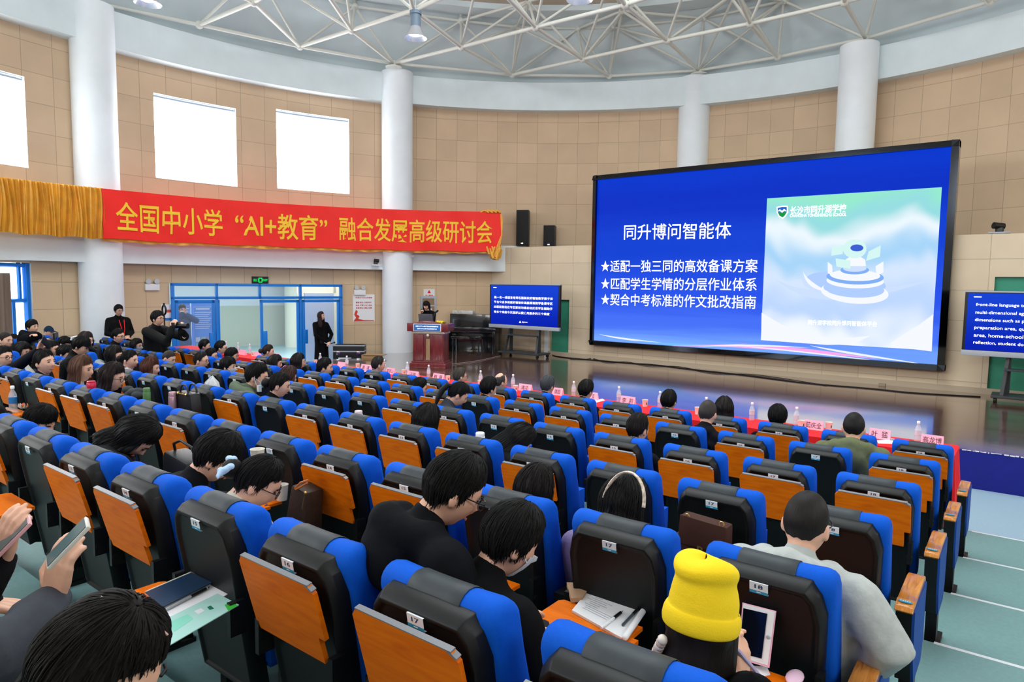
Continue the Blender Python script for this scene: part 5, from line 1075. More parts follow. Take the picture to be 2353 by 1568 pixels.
    # hair
    if hair in HAIR:
        mb, uv = hair_mb(hair, seed, int(max(0, min(1500, 4200/max(1, np.linalg.norm(hc-CAM))**1.1))) if hair != 'buzz' and 'nostrand' not in opts else 0); mb.xf(R if pitch < .35 or HAIR[hair][5] < .2 else R, hc-o, sc)
        me = mb.mesh('hair', hair_mat(hcol), True); ul = me.uv_layers.new(name='UVMap'); ul.data.foreach_set('uv', [q for p in uv for q in p][:2*len(ul.data)]); put('hair', me, e)
    if 'cap' in opts or 'beanie' in opts:
        mb = MB()
        if 'cap' in opts:
            mb.grid(lambda u, v: P(head_pt(.02+1.35*v, 6.283*u)*1.16+np.array([0, 0, .006])), 28, 8, 0, True); mb.grid(lambda u, v: P(np.array([(.07+.0*v)*math.sin(-1.2+2.4*u), .085+.0*u+(.085*v)*math.cos(-1.2+2.4*u)+.02*math.cos(-1.2+2.4*u), .05-.012*v-.012*abs(-1+2*u)**2])), 12, 3)
            mb.build('cap', cloth_mat((30, 50, 74) if 'blue' in opts else (20, 21, 26)), e, smooth=True)
    # trousers, shoes
    if legs:
        mb = MB(); sh = MB()
        for s in (-1, 1):
            if stand: an = (hip+rt*s*.1*sc)*np.array([1, 1, 0])+np.array([0, 0, floor+.05]); mb.tube([hip+rt*s*.085*sc, hip+rt*s*.1*sc-np.array([0, 0, .42*sc]), an+np.array([0, 0, .03])], [.105*sc, .08*sc, .065*sc], 10, cap='round')
            else: kn = hip+fw*.42*sc+rt*s*.1*sc+upv*.02*sc; an = np.array([kn[0], kn[1], floor+.06]); mb.tube([hip+rt*s*.085*sc, kn, an+np.array([0, 0, .04])], [.1*sc, .075*sc, .06*sc], 10, cap='round')
            sh.tube([an-fw*.05*sc, an+fw*.15*sc-np.array([0, 0, .02])], [.045*sc, .036*sc], 8, cap='round')
        mb.tube([hip-rt*.08*sc, hip+rt*.08*sc], .11*sc, 10, cap='round'); job(rel(mb), .03, 2, M_TRO, 'trousers', e); 
        s0 = MB(); s1 = MB(); h = len(sh.v)//2; hf = len(sh.f)//2; s0.add(sh.v[:h], sh.f[:hf]); s1.add(sh.v[h:], [tuple(i-h for i in f) for f in sh.f[hf:]])
        for q in (s0, s1): rel(q).build('shoe', M_SHOE, e, smooth=True)
    return dict(e=e, hc=hc, N=N, hip=hip, R=R, B=B, o=o, P=lambda v: hc+sc*(np.array(v)@R), sc=sc)
OCC = {}
def sit(px, py, r, n, label, yo=.36, yaw=None, pitch=8, roll=0, **k):
    lb = n < 0; Y = ROWY[r]+yo
    if lb: a = left((0, Y, 0)); sc = LQ*1.0; hc = on_y(px, py, a[1]); hip = left((X18-PITCH*(18-n), ROWY[r]+.40, FLR[r]+.5)); fl = left((0, 0, FLR[r]))[2]
    else: sc = 1.02; hc = on_y(px, py, Y); hip = np.array([X18-PITCH*(18-n), ROWY[r]+.40, FLR[r]+.5]); fl = FLR[r]
    if not lb: hip[0] = hip[0]*.4+hc[0]*.6
    else: hip[0] = hip[0]*.3+hc[0]*.7
    if yaw is None: yaw = max(-.1, min(.8, math.atan2(-5.4-hc[0], 16.3-hc[1])))
    else: yaw = math.radians(yaw)
    OCC[(r, n)] = label
    return person(hc, label, yaw, math.radians(pitch), math.radians(roll), hip=hip, floor=fl, sc=k.pop('sc', sc), **k)
# ------------------------------------------------------------------ red tables and what stands on them
TZ = .87
yb = on_z(2200, 1025, TZ)[1]; yf = yb-.55
def red_table(x0, x1, lab):
    e = empty('red_table', ((x0+x1)/2, (yb+yf)/2, FLR[0]), label=lab, cat='table', group='cloth covered tables in front of the first row')
    w, dd = x1-x0, yb-yf; h = TZ-FLR[0]
    mb = MB(); mb.box((0, 0, h-.02), (w-.04, dd-.04, .03)); mb.build('table_top', M_REDWOOD, e)
    mb = MB()
    for s in (-1, 1):
        for t in (-1, 1): mb.box((s*(w/2-.1), t*(dd/2-.08), h/2-.02), (.05, .05, h-.05))
    mb.build('table_legs', M_DARK, e, kind='stuff')
    mb = MB(); per = [(-w/2, -dd/2), (w/2, -dd/2), (w/2, dd/2), (-w/2, dd/2)]; n = int((2*w+2*dd)/.05)
    pts = []
    for i in range(4):
        a, b_ = np.array(per[i]), np.array(per[(i+1) % 4]); k = max(2, int(np.linalg.norm(b_-a)/.05)); nn = np.array([(b_-a)[1], -(b_-a)[0]])/np.linalg.norm(b_-a)
        pts += [(a+(b_-a)*j/k, nn) for j in range(k)]
    N_ = len(pts)
    def cl(u, v):
        i = int(round(u*N_)) % N_; p, nn = pts[i]; f = (1-v); q = p+nn*(.012+f*(.035*math.sin(i*.9)+.02*math.sin(i*.37+1)+.03)); return (q[0], q[1], .02+(h-.016)*v)
    mb.grid(cl, N_, 4, 0, True); o_ = len(mb.v); top = [(N_*4+i) for i in range(N_)]; mb.f.append(tuple(top)); mb.m.append(0)
    mb.build('tablecloth', M_RED, e, smooth=True)
xa = on_z(727, 838, TZ)[0]; xr = on_z(2201, 1027, TZ)[0]; xl0, xl1 = on_z(418, 796, TZ)[0], on_z(660, 827, TZ)[0]
red_table(xa, xr, 'long table under a bright red cloth along the stage'); red_table(xl0, xl1, 'shorter red clothed table left of the gap, before the glass doors')
M_PET = mat('clear_bottle', (226, 234, 244), .05, alpha=.34); M_CAP = mat('white_cap', (240, 242, 246), .4); M_LABEL = mat('bottle_label', (206, 214, 226), .5); M_CUP = mat('paper_cup', (240, 236, 226), .6)
def proto_bottle():
    e = empty('water_bottle', (0, 0, 0)); mb = MB(); mb.lathe((0, 0, 0), [(.028, 0), (.031, .006), (.031, .06), (.029, .07), (.031, .08), (.031, .135), (.028, .155), (.014, .185), (.0125, .2)], 16); mb.build('bottle', M_PET, e, smooth=True)
    mb = MB(); mb.lathe((0, 0, .2), [(.016, 0), (.016, .022), (.013, .025)], 14); mb.build('cap', M_CAP, e, smooth=True)
    mb = MB(); mb.lathe((0, 0, .075), [(.0316, 0), (.0316, .055)], 16); mb.build('label_wrap', M_LABEL, e, smooth=True); return e
def proto_cup():
    e = empty('paper_cup', (0, 0, 0)); mb = MB(); mb.lathe((0, 0, 0), [(.029, 0), (.037, .088), (.0385, .09), (.036, .09), (.028, .004)], 18); mb.build('cup_wall', M_CUP, e, smooth=True)
    mb = MB(); mb.box((.016, -.0295, .045), (.01, .004, .03)); mb.build('printed_mark', M_DARK, e); return e
used = {}
def place(key, proto, p, label, cat, group, sc=1, rz=0):
    if key not in used: used[key] = e = proto()
    else: e = copy_tree(used[key])
    e.location = tuple(p); e.scale = (sc,)*3; e.rotation_euler = (0, 0, rz); tag(e, label, cat, group); return e
wh = {2108: 'beside the card nearest the right table end', 1843: 'behind a cup, left of the three-character card', 1727: 'alone between two dark heads', 1622: 'behind the close-cropped man in dark suit', 1521: 'left of the man with slicked hair', 1430: 'left of the two-character card under blue glow', 1325: 'left of the bob-haired head', 1191: 'behind a cup near the grey-haired man', 1125: 'left of the bald head', 985: 'left of the two-character card below lectern', 939: 'directly below the lectern base', 886: 'right of the heavy man in the first row', 797: 'behind the white glare card near the stage corner', 736: 'at the long table end, before the black coat', 529: 'leftmost on the shorter table', 552: 'second on the shorter table, behind a pink card', 585: 'rightmost on the shorter table, by a cup'}
for x, y in ((2108, 1016), (1843, 971), (1727, 967), (1622, 953), (1521, 936), (1430, 923), (1325, 910), (1191, 891), (1125, 880), (985, 869), (939, 861), (886, 854), (797, 845), (736, 838), (529, 806), (552, 810), (585, 813)):
    p = on_z(x, y, TZ); p[1] = max(min(p[1], yb-.06), yf+.06); place('bottle', proto_bottle, p, 'clear water bottle with white cap, '+wh[x], 'bottle', 'water bottles on the red tables')
wc = {1904: 'right of the three-character card at the green coat', 1841: 'left of the three-character card near the green coat', 1482: 'right of the two-character card under the blue glow', 1603: 'left of the suited man with cropped hair', 1184: 'left of the card beside the grey-haired man', 1103: 'left of the bald head', 1029: 'right of the two-character card below the lectern', 928: 'left of a bottle below the lectern', 956: 'in front of the handwritten card below the lectern', 822: 'left of the card near the first-row heavy man', 725: 'at the left end of the long table', 581: 'on the shorter table beside a pink card'}
for x, y in ((1904, 989), (1841, 985), (1482, 935), (1603, 953), (1184, 900), (1103, 888), (1029, 877), (928, 862), (956, 868), (822, 847), (725, 838), (581, 819)):
    p = on_z(x, y, TZ); p[1] = max(min(p[1], yb-.06), yf+.06); place('cup', proto_cup, p, 'white paper cup '+wc[x], 'cup', 'paper cups on the red tables', 1.05, .5)
def card(x0, x1, yt, ybm, text, lab):
    p = on_z((x0+x1)/2, ybm, TZ); p[1] = max(min(p[1], yb-.12), yf+.09); a, b_ = on_y(x0, (yt+ybm)/2, p[1]), on_y(x1, (yt+ybm)/2, p[1]); wd = b_[0]-a[0]; h = on_y((x0+x1)/2, yt, p[1])[2]-TZ; h = min(max(h, .09), .14)
    e = empty('name_card', (p[0], p[1], TZ), label=lab, cat='name card', group='pink name cards on the red tables')
    mb = MB(); mb.prism([(-.035, 0), (.035, 0), (0, h)], (-wd/2, 0, 0), (0, 1, 0), EZ, (1, 0, 0), wd); mb.build('folded_card', M_PINK, e)
    if text:
        ey = np.array([0, .035, h]); ey /= np.linalg.norm(ey); mb = MB(); text_box(mb, text, (0, -.0175, h/2), (1, 0, 0), ey, wd*min(.86, .28*len(text.replace(' ', ''))+(.2 if ' ' in text else 0)), h*.62, 0, .002); mb.build('handwritten_name', M_INK, e)
for a in ((2116, 2168, 1000, 1022, NAMES[0], 'pink name card with three characters nearest the right end of the red table'), (1997, 2046, 986, 1009, NAMES[1], 'pink name card with two characters beside the green coated man'), (1848, 1892, 966, 988, NAMES[2], 'pink name card with three characters between two paper cups'),
          (1434, 1467, 912, 928, NAMES[3], 'pink name card with two characters, bottle on its left and cup on its right'), (1362, 1380, 903, 918, NAMES[4], 'pink name card half hidden behind the bob-haired head'), (1274, 1297, 892, 908, NAMES[5], 'pink name card half hidden by the grey-haired man'), (1193, 1222, 883, 899, NAMES[6], 'pink name card with a cup and bottle just left of it, near the bald head'),
          (996, 1021, 859, 874, NAMES[7], 'pink name card with two characters right below the lectern'), (937, 962, 853, 869, NAMES[8], 'pink name card with a paper cup standing in front, below the lectern'), (889, 907, 846, 860, NAMES[9], 'pink name card right of the heavy man in the first row'), (831, 853, 838, 852, NAMES[10], 'pink name card left of the heavy man in the first row'), (777, 793, 832, 846, None, 'pink name card washed white by glare near the stage corner'),
          (551, 565, 804, 816, None, 'pink name card left on the shorter table'), (585, 599, 809, 820, None, 'pink name card with a cup on its left on the shorter table'), (635, 647, 813, 823, NAMES[11], 'pink name card at the right end of the shorter table')): card(*a)
def sheet(P, z, m, lab, th=.004, name='paper_sheet', cat='paper'):
    V = [on_z(x, y, z) for x, y in P]; mb = MB(); c = np.mean(V, 0); mb.prism([(v-c)[:2] for v in V], c*np.array([1, 1, 0])+np.array([0, 0, z]), (1, 0, 0), (0, 1, 0), (0, 0, 1), th); return mb.build(name, m, label=lab, cat=cat)
sheet([(2014, 1013), (2056, 1011), (2052, 1021), (2018, 1020)], TZ+.002, M_PAPER, 'white sheet lying on the red table right of the green coat')
sheet([(1366, 922), (1384, 917), (1390, 921), (1370, 926)], TZ+.002, M_PAPER, 'white leaflet on the red table right of the bob-haired head')
sheet([(2026, 1006), (2056, 1010), (2052, 1013), (2020, 1010)], TZ+.002, M_PAPER, 'second white sheet half under the two-character card')
sheet([(836, 854), (850, 851), (856, 855), (838, 858)], TZ+.002, M_PAPER, 'white sheet in front of the card left of the heavy man')
# ------------------------------------------------------------------ things on the writing boards and hanging at the seats
def board_z(r): return FLR[r]+.672
z5, z4 = board_z(5), board_z(4)
e = sheet([(432, 1318), (536, 1360), (480, 1392), (372, 1440), (360, 1420)], z5, M_PAPER, 'stack of white papers under the navy notebook', .003)
e = sheet([(366, 1432), (500, 1366), (549, 1392), (388, 1486)], z5+.004, mat('brochure_mint', (176, 224, 216), .4), 'pale green printed brochure hanging over the tray edge', .003, 'brochure', 'brochure')
for P, m in (([(516, 1390), (540, 1386), (546, 1393), (524, 1404)], mat('brochure_green', (60, 190, 60), .4)), ([(476, 1396), (484, 1392), (492, 1399), (482, 1402)], mat('brochure_darkgreen', (20, 120, 90), .4)), ([(386, 1432), (430, 1412), (444, 1422), (400, 1452)], mat('brochure_aqua', (140, 222, 200), .4)), ([(446, 1405), (462, 1398), (470, 1404), (456, 1412)], mat('brochure_white', (236, 240, 246), .4))):
    V = [on_z(x, y, z5+.0075) for x, y in P]; mb = MB(); mb.add(V, [(0, 1, 2, 3)]); base = np.array(e.location); mb.build('printed_patch', m, e)
nb = empty('notebook', on_z(420, 1358, z5+.004), label='navy blue notebook with a pen beside it on the lower left tray', cat='notebook')
def quad_box(P, z, th, m, name, par, bev=.003):
    V = [on_z(x, y, z)-np.array(par.location) for x, y in P]; mb = MB(); mb.prism([v[:2] for v in V], (0, 0, V[0][2]), (1, 0, 0), (0, 1, 0), (0, 0, 1), th); return mb.build(name, m, par, bevel=bev)
quad_box([(333, 1364), (440, 1318), (488, 1341), (374, 1398)], z5+.016, .005, mat('navy_cover', (24, 54, 84), .4), 'cover', nb); quad_box([(334, 1366), (440, 1320), (487, 1343), (374, 1400)], z5+.004, .012, mat('page_edge', (220, 216, 200), .7), 'pages', nb, 0)
def pen(a, b_, z, m, lab, m2=None):
    p, q = on_z(*a, z), on_z(*b_, z); d = (q-p)/np.linalg.norm(q-p); e = empty('pen', (p+q)/2, label=lab, cat='pen'); mb = MB(); mb.tube([p-e.location, q-e.location], .0055, 8); mb.build('barrel', m, e, smooth=True); mb = MB(); mb.tube([q-e.location, q+d*.012-e.location], [.005, .001], 8); mb.tube([p+(q-p)*.62-e.location, p+(q-p)*.97-e.location], .0062, 8); mb.build('grip', m2 or M_BLACK, e, smooth=True)
pen((372, 1406), (476, 1352), z5+.010, mat('pen_silver', (170, 174, 180), .3), 'silver pen lying along the edge of the navy notebook')
sheet([(1362, 1350), (1484, 1390), (1428, 1472), (1314, 1408)], z4, M_PAPER, 'open notepad of white sheets on the tray before the masked man', .010, 'notepad', 'notepad')
mb = MB(); mb.tube([on_z(1486, 1393, z4+.014), on_z(1436, 1466, z4+.014)], .012, 10, cap='round'); mb.build('rolled_page', M_PAPER, bpy.data.objects['notepad'], smooth=True)
mb = MB(); rg = random.Random(9)
for k in range(12):
    t = .1+.06*k; a = np.array((1362, 1350))*(1-t)+np.array((1316, 1404))*t; b_ = np.array((1470, 1386))*(1-t)+np.array((1420, 1462))*t
    s0 = rg.uniform(.05, .2); s1 = rg.uniform(.3, .75); p, q = on_z(*(a+(b_-a)*s0), z4+.0105), on_z(*(a+(b_-a)*s1), z4+.0105); mb.bar(p, q, .0022, .0006)
mb.build('print_lines', mat('print_grey', (150, 154, 166), .7), bpy.data.objects['notepad'])
pen((1381, 1444), (1428, 1407), z4+.016, M_PAPER, 'white gel pen on the notepad, left of the black pen'); pen((1431, 1437), (1468, 1398), z4+.016, mat('pen_grey', (70, 80, 90), .3), 'dark pen on the notepad beside the rolled page')
P = [(1302, 1349), (1360, 1350), (1338, 1384), (1312, 1386)]; sheet(P, z4+.001, mat('kraft', (176, 142, 112), .8), 'brown kraft paper bag on the tray behind the notepad', .02, 'paper_bag', 'bag')
# tablet in a pink stand case
tb = empty('tablet', on_z(1738, 1545, z4), label='white framed tablet standing in a pink case beside the yellow beanie', cat='tablet'); TYY = tb.location[1]
def tpl(x, y, o=0): p0 = np.array(tb.location); n = np.array([-.10, -.93, .34]); n /= np.linalg.norm(n); return on_pl(x, y, p0+n*o, n)-p0
def tquad(P, o, th, m, name):
    V = [tpl(x, y, o) for x, y in P]; W_ = [tpl(x, y, o-th) for x, y in P]; mb = MB(); mb.add(V+W_, [(0, 1, 2, 3), (7, 6, 5, 4)]+[(i, (i+1) % 4, 4+(i+1) % 4, 4+i) for i in range(4)]); return mb.build(name, m, tb)
tquad([(1706, 1385), (1784, 1405), (1768, 1536), (1696, 1514)], 0, .016, mat('pink_case', (246, 190, 214), .5), 'case'); tquad([(1708, 1388), (1781, 1407), (1764, 1530), (1698, 1510)], .003, .004, M_PAPER, 'bezel'); tquad([(1708, 1398), (1763, 1411), (1750, 1514), (1699, 1501)], .006, .003, mat('dark_glass', (10, 14, 26), .06), 'screen')
mb = MB(); c = tpl(1765, 1465, .006); mb.ball(c, (.007, .003, .007), 12, 6); mb.build('home_button', M_SILVER, tb)
sheet([(1690, 1530), (1762, 1534), (1770, 1552), (1720, 1566), (1680, 1560)], z4, M_PAPER, 'white printed page lying under the tablet', .003)
mb = MB(); p = on_z(1826, 1562, z4); mb.ball(p+np.array([0, 0, .008]), (.028, .05, .014), 16, 10); mb.build('computer_mouse', mat('pale_pink', (244, 206, 232), .35), smooth=True, label='pale pink computer mouse on the tray at the bottom edge', cat='mouse')
# cups, bags, bottles among the seats
p = on_z(648, 1149, z4); place('cup', proto_cup, p, 'white paper cup on the tray by the woman with the blue scrunchie', 'cup', 'paper cups among the seats', 1.05, 2.6)
p = on_y(592, 1070, ROWY[4]-.35); place('cup', proto_cup, p, 'white paper cup seen above the head of the scrunchie woman', 'cup', 'paper cups among the seats', 1.0, 2)
def thermos(px, yt, ybm, Y, m, lab, band=None):
    b_ = on_y(px, ybm, Y); t = on_y(px, yt, Y); h = max(.05, t[2]-b_[2]); e = empty('thermos', b_, label=lab, cat='bottle'); r = .036
    mb = MB(); mb.lathe((0, 0, 0), [(r*.95, 0), (r, .01), (r, h*.74), (r*.92, h*.77)], 18); mb.build('bottle_body', m, e, smooth=True)
    mb = MB(); mb.lathe((0, 0, h*.77), [(r*.92, 0), (r*.92, h*.2), (r*.8, h*.23)], 18)
    if band: mb.box((0, -.03, h*.2), (.02, .03, h*.12))
    mb.build('lid', m, e, smooth=True)
thermos(338, 892, 930, ROWY[3]-.28, mat('green_enamel', (84, 128, 74), .4), 'green flask with a handle lid standing between chair rows', 1); thermos(397, 901, 945, ROWY[3]-.3, mat('rose_metal', (190, 150, 160), .3, metal=.3), 'rose pink metal flask left of the black handbag')
thermos(210, 876, 892, ROWY[4]+.05, mat('red_enamel', (200, 30, 66), .35), 'red flask between two long-haired women'); thermos(824, 944, 975, ROWY[3]+.30, mat('rose_white', (214, 196, 200), .4), 'pale flask whose lid shows above a chair top'); thermos(1103, 994, 1030, ROWY[3]+.30, M_CAP, 'bottle with white cap half hidden behind a chair in the middle')
zt_ = board_z(4); p = on_z(31, 947, zt_); place('bottle', proto_bottle, p, 'tall clear water bottle with blue label on the tray at the far left', 'bottle', 'water bottle at the left edge', 1.15)
used_o = [o for o in bpy.data.objects if o.get('label', '').startswith('tall clear')][0]
for ch in used_o.children:
    if ch.name.startswith('label_wrap'): ch.data = ch.data.copy(); ch.data.materials.clear(); ch.data.materials.append(mat('blue_wrap', (40, 120, 190), .4))
mb = MB(); p = on_z(54, 938, zt_); mb.ball(p+np.array([0, 0, .024]), (.026, .026, .024), 12, 8, 0)
for k in range(7): a = k*.9; mb.tube([p+np.array([.02*math.cos(a), .02*math.sin(a), .004]), p+np.array([.038*math.cos(a), .038*math.sin(a), .02]), p+np.array([.036*math.cos(a), .036*math.sin(a), .045])], [.01, .009, .004], 6, 1, cap='round')
mb.build('mandarin', [mat('mandarin_orange', (240, 110, 20), .5), mat('peel_white', (238, 226, 214), .7)], smooth=True, label='half peeled mandarin beside the bottle on the far left tray', cat='fruit')
mb = MB(); p = on_z(72, 938, zt_)
for k in range(5): a = k*1.2; mb.tube([p+np.array([.008*math.cos(a), .008*math.sin(a), .006]), p+np.array([.028*math.cos(a), .028*math.sin(a), .012]), p+np.array([.03*math.cos(a), .03*math.sin(a), .035])], [.012, .011, .005], 6, cap='round')
mb.build('mandarin_peel', MATS['mandarin_orange'], smooth=True, label='orange mandarin peel at the right of the far left tray', cat='peel')
sheet([(12, 948), (30, 940), (36, 946), (20, 954)], zt_, M_DARK, 'dark phone lying by the hand on the far left tray', .008, 'phone', 'phone')
# black handbag
Y = ROWY[3]-.22; b0, b1, t0, t1 = on_y(414, 935, Y), on_y(452, 948, Y), on_y(423, 913, Y), on_y(458, 918, Y)
hb = empty('handbag', (b0+b1)/2, .0, label='black leather handbag with gold fittings hung between chair rows', cat='handbag'); wd = (b1-b0)[0]*1.06; h = .19; M_LEA = mat('black_leather', (20, 24, 28), .4, bump=.15, bscale=300)
mb = MB(); mb.prism([(-wd/2, 0), (wd/2, 0), (wd*.42, h), (-wd*.42, h)], (0, -.05, -.02), (1, 0, 0), EZ, (0, 1, 0), .1); mb.build('bag_body', M_LEA, hb, bevel=.012)
for s in (-.055, .03):
    mb = MB(); mb.tube([(wd*(-.2)+math.cos(t)*wd*.0+wd*.2-wd*.22*math.cos(t), s+.02, h-.03+.085*math.sin(t)) for t in np.linspace(0, math.pi, 12)], .009, 7); mb.build('handle', M_LEA, hb, smooth=True)
mb = MB()
for s in (-.22, .22): mb.ball((wd*s, -.06, h-.03), .014, 8, 6)
mb.bar((-wd*.22, -.06, h-.03), (wd*.22, -.06, h-.03), .008, .01, 0, (0, 1, 0)); mb.build('gold_clasp', mat('gold_metal', (226, 186, 110), .25, metal=.9), hb)
p = on_y(487, 888, ROWY[2]-.3); mb = MB()
for k in range(8): a = k*.8; mb.tube([p+np.array([.09*math.cos(a), .04*math.sin(a), -.05]), p+np.array([.06*math.cos(a), .05*math.sin(a), .04]), p+np.array([.02+.01*math.cos(a), .0, .10+.01*(k % 3)])], [.045, .03, .012], 7, cap='round')
mb.build('plastic_bag', mat('white_plastic', (214, 218, 220), .3, alpha=.75), smooth=True, label='crumpled white plastic bag behind the chair of the green coated man', cat='bag')
p = on_y(305, 903, ROWY[3]-.2); mb = MB()
for k in range(6): mb.ball(p+np.array([.05*k-.12, .02*math.sin(k*2), .02*math.cos(k*1.7)]), (.07, .06, .045), 10, 7)
mb.build('folded_jacket', mat('dark_cloth', (44, 50, 54), .8), smooth=True, label='dark jacket bundled on a seat beside the green flask', cat='jacket')
# brown bag with gold letter buckle
Y = ROWY[3]-.14; b0, b1, t0 = on_y(1566, 1250, Y), on_y(1678, 1262, Y), on_y(1576, 1186, Y); bb = empty('shoulder_bag', (b0+b1)/2, 0, label='brown suede shoulder bag with gold rings hanging on a chair back', cat='bag')
wd = (b1-b0)[0]; h = t0[2]-b0[2]; mb = MB(); mb.prism([(-wd*.5, -h*.55), (wd*.5, -h*.55), (wd*.49, h*.9), (-wd*.47, h)], (0, -.05, 0), (1, 0, 0), EZ, (0, 1, 0), .09); mb.build('bag_body', mat('brown_suede', (62, 30, 18), .8, bump=.1, bscale=300), bb, bevel=.015)
mb = MB(); mb.prism([(-wd*.49, h*.05), (wd*.49, 0), (wd*.48, h*.92), (-wd*.46, h*1.02)], (0, -.06, 0), (1, 0, 0), EZ, (0, 1, 0), .012); mb.build('flap', MATS['brown_suede'], bb, bevel=.005)
mb = MB(); text_box(mb, 'B', (0, -.066, -h*.02), (1, 0, 0), EZ, .035, .045); mb.build('letter_buckle', MATS['gold_metal'], bb)
for s in (-.32, .38): mb = MB(); mb.tube([(wd*s+.012*math.cos(t), -.05, h*.98+.014*math.sin(t)) for t in np.linspace(0, 6.28, 10)], .0035, 6); mb.build('ring', MATS['gold_metal'], bb)
bk = empty('tote_bag', on_y(428, 1052, ROWY[5]+.62), label='black tote with a looped strap between two bowed people, left side', cat='bag')
mb = MB(); mb.prism([(-.17, -.2), (.15, -.2), (.13, .0), (-.13, .03)], (0, -.07, 0), (1, 0, 0), EZ, (0, 1, 0), .14); mb.build('bag_body', M_LEA, bk, bevel=.02)
mb = MB(); mb.tube([(-.12, 0, .0), (-.1, -.02, .07), (.0, -.03, .105), (.1, -.02, .08), (.14, 0, -.02)], .008, 7); mb.build('strap', M_LEA, bk, smooth=True)
# dark brown tote with orange edge beside the fur jacket
Y = ROWY[4]-.1; p = on_y(700, 1160, Y); tt = empty('tote_bag', p, label='dark brown tote with orange piping behind the cream fur jacket', cat='bag')
mb = MB(); mb.prism([(-.12, -.16), (.08, -.16), (.10, .10), (-.04, .12)], (0, -.06, 0), (1, 0, 0), EZ, (0, 1, 0), .12); mb.build('bag_body', mat('dark_monogram', (50, 32, 22), .6, var=.3, vscale=60), tt, bevel=.02)
mb = MB(); q = [on_y(x, y, Y-.07)-p for x, y in ((678, 1122), (690, 1110), (708, 1104), (706, 1110), (692, 1119), (680, 1125), (678, 1122))]; mb.tube(q, .006, 6); mb.build('orange_piping', mat('tan_leather', (220, 130, 70), .5), tt, smooth=True)
mb = MB(); q = [on_y(x, y, Y-.075)-p for x, y in ((702, 1134), (698, 1150), (695, 1170))]; mb.tube(q, .004, 6); mb.ball(on_y(702, 1133, Y-.075)-p, .01, 8, 6); mb.build('zip_pull', MATS['gold_metal'], tt)
mb = MB(); p = on_y(128, 772, left((0, ROWY[1]+.05, 0))[1]); mb.box(p, (.36, .03, .12), 0, rotm(.5)); mb.build('laptop_case', M_BLACK, label='black flat case propped right of the man in the blue cap', cat='case')
mb = MB(); p = on_y(170, 777, left((0, ROWY[2]+.3, 0))[1]); mb.box(p, (.3, .02, .05), 0, rotm(.6, .3)); mb.build('white_folder', M_PAPER, label='white folder poking up behind the far left chairs', cat='folder')
# ------------------------------------------------------------------ the audience, front row first
G = (70, 76, 80)
sit(1962, 984, 1, 17, 'man with cropped black hair in an olive green hooded coat at the right', yaw=-6, yo=.46, hair='buzz', top=(104, 112, 82), opts='hood bulky', sc=1.06)
sit(1787, 960, 0, 16, 'person with smooth black bowl hair in the front row, second from the olive coat', hair='bowl', yaw=-5)
sit(1664, 940, 0, 15, 'woman with long dark hair right behind the suited cropped-hair man', hair='long', yaw=-10, hcol=DKB)
sit(1537, 923, 0, 14, 'man with slicked black hair in the front row under the blue glow', hair='short', yaw=0)
sit(1347, 898, 0, 12, 'person with short black bob in the front row at the edge of the blue glow', hair='bowl', yaw=10)
sit(1259, 887, 0, 11, 'grey-haired man in a dark jacket in the front row', hair='short', hcol=(70, 74, 78), top=(30, 32, 40), yaw=5)
sit(1150, 878, 0, 10, 'bald man with grey sides in the front row', hair='bald', hcol=(60, 58, 56), yaw=20)
sit(1057, 866, 0, 9, 'man with thinning hair and glasses in the front row, below the piano', hair='thin', hcol=(70, 64, 58), yaw=25, opts='glasses')
sit(869, 839, 0, 6, 'heavy man in a dark jacket in the front row before the lectern', hair='thin', hcol=(40, 36, 34), yaw=22, opts='bulky', top=(22, 25, 34), sc=1.1)
sit(616, 808, 0, 1, 'woman with a low brown bun at the right end of the shorter table', hair='bun', hcol=(44, 28, 24), yaw=30)
sit(507, 800, 0, -2, 'man with short hair and glasses, blue collar, at the shorter table', hair='short', yaw=35, opts='glasses', top=(24, 40, 90), sc=1.0)
sit(470, 796, 0, -3, 'man with side-parted hair at the left of the shorter table', hair='short', yaw=35, top=(30, 30, 34), sc=.98)
sit(1626, 951, 1, 15, 'man with very short hair in a dark suit, right of chair with black back', hair='buzz', hcol=(48, 44, 42), top=(26, 30, 40), yaw=0, yo=.42, opts='collar', sc=1.04)
sit(1123, 893, 1, 11, 'person with round black hair directly in front of the bald man', hair='bowl', yaw=15)
sit(962, 892, 1, 9, 'man with short hair low behind an orange board, below the lectern', hair='short', yaw=30, pitch=20)
sit(746, 845, 1, 6, 'man with thick black hair facing right, below the woman in black coat', hair='short', yaw=40, sc=1.08)
sit(685, 832, 1, 5, 'woman with long black hair in a bright pink hooded top', hair='long', top=(250, 130, 190), yaw=32, opts='hood')
sit(632, 835, 1, 4, 'woman with dark hair resting her cheek on her hand', hair='bob', hcol=DKB, yaw=45, pitch=12)
sit(532, 818, 1, 2, 'person with black hair and glasses looking right at the shorter table corner', hair='bowl', yaw=42, opts='glasses')
sit(485, 818, 1, 1, 'man with glasses and short hair behind the shorter table', hair='short', yaw=45, opts='glasses')
sit(1466, 986, 2, 15, 'man with thinning black hair and pale collar, right of an orange board', hair='thin', hcol=(26, 22, 20), yaw=12, opts='collar', top=(30, 32, 38))
d = sit(1052, 907, 2, 12, 'woman with a high ponytail in a grey jacket, head bowed', hair='pony', yaw=40, pitch=35, top=(58, 62, 70))
sit(662, 866, 2, 7, 'person with brown hair just visible behind the dark bun woman', hair='bob', hcol=(56, 34, 28), yaw=20, pitch=20)
sit(524, 843, 2, 5, 'person with black bob wearing a pale blue face mask', hair='bowl', yaw=50, opts='mask')
sit(462, 829, 2, 4, 'balding man with glasses looking right', hair='thin', hcol=(30, 26, 24), yaw=50, opts='glasses', top=(30, 30, 34))
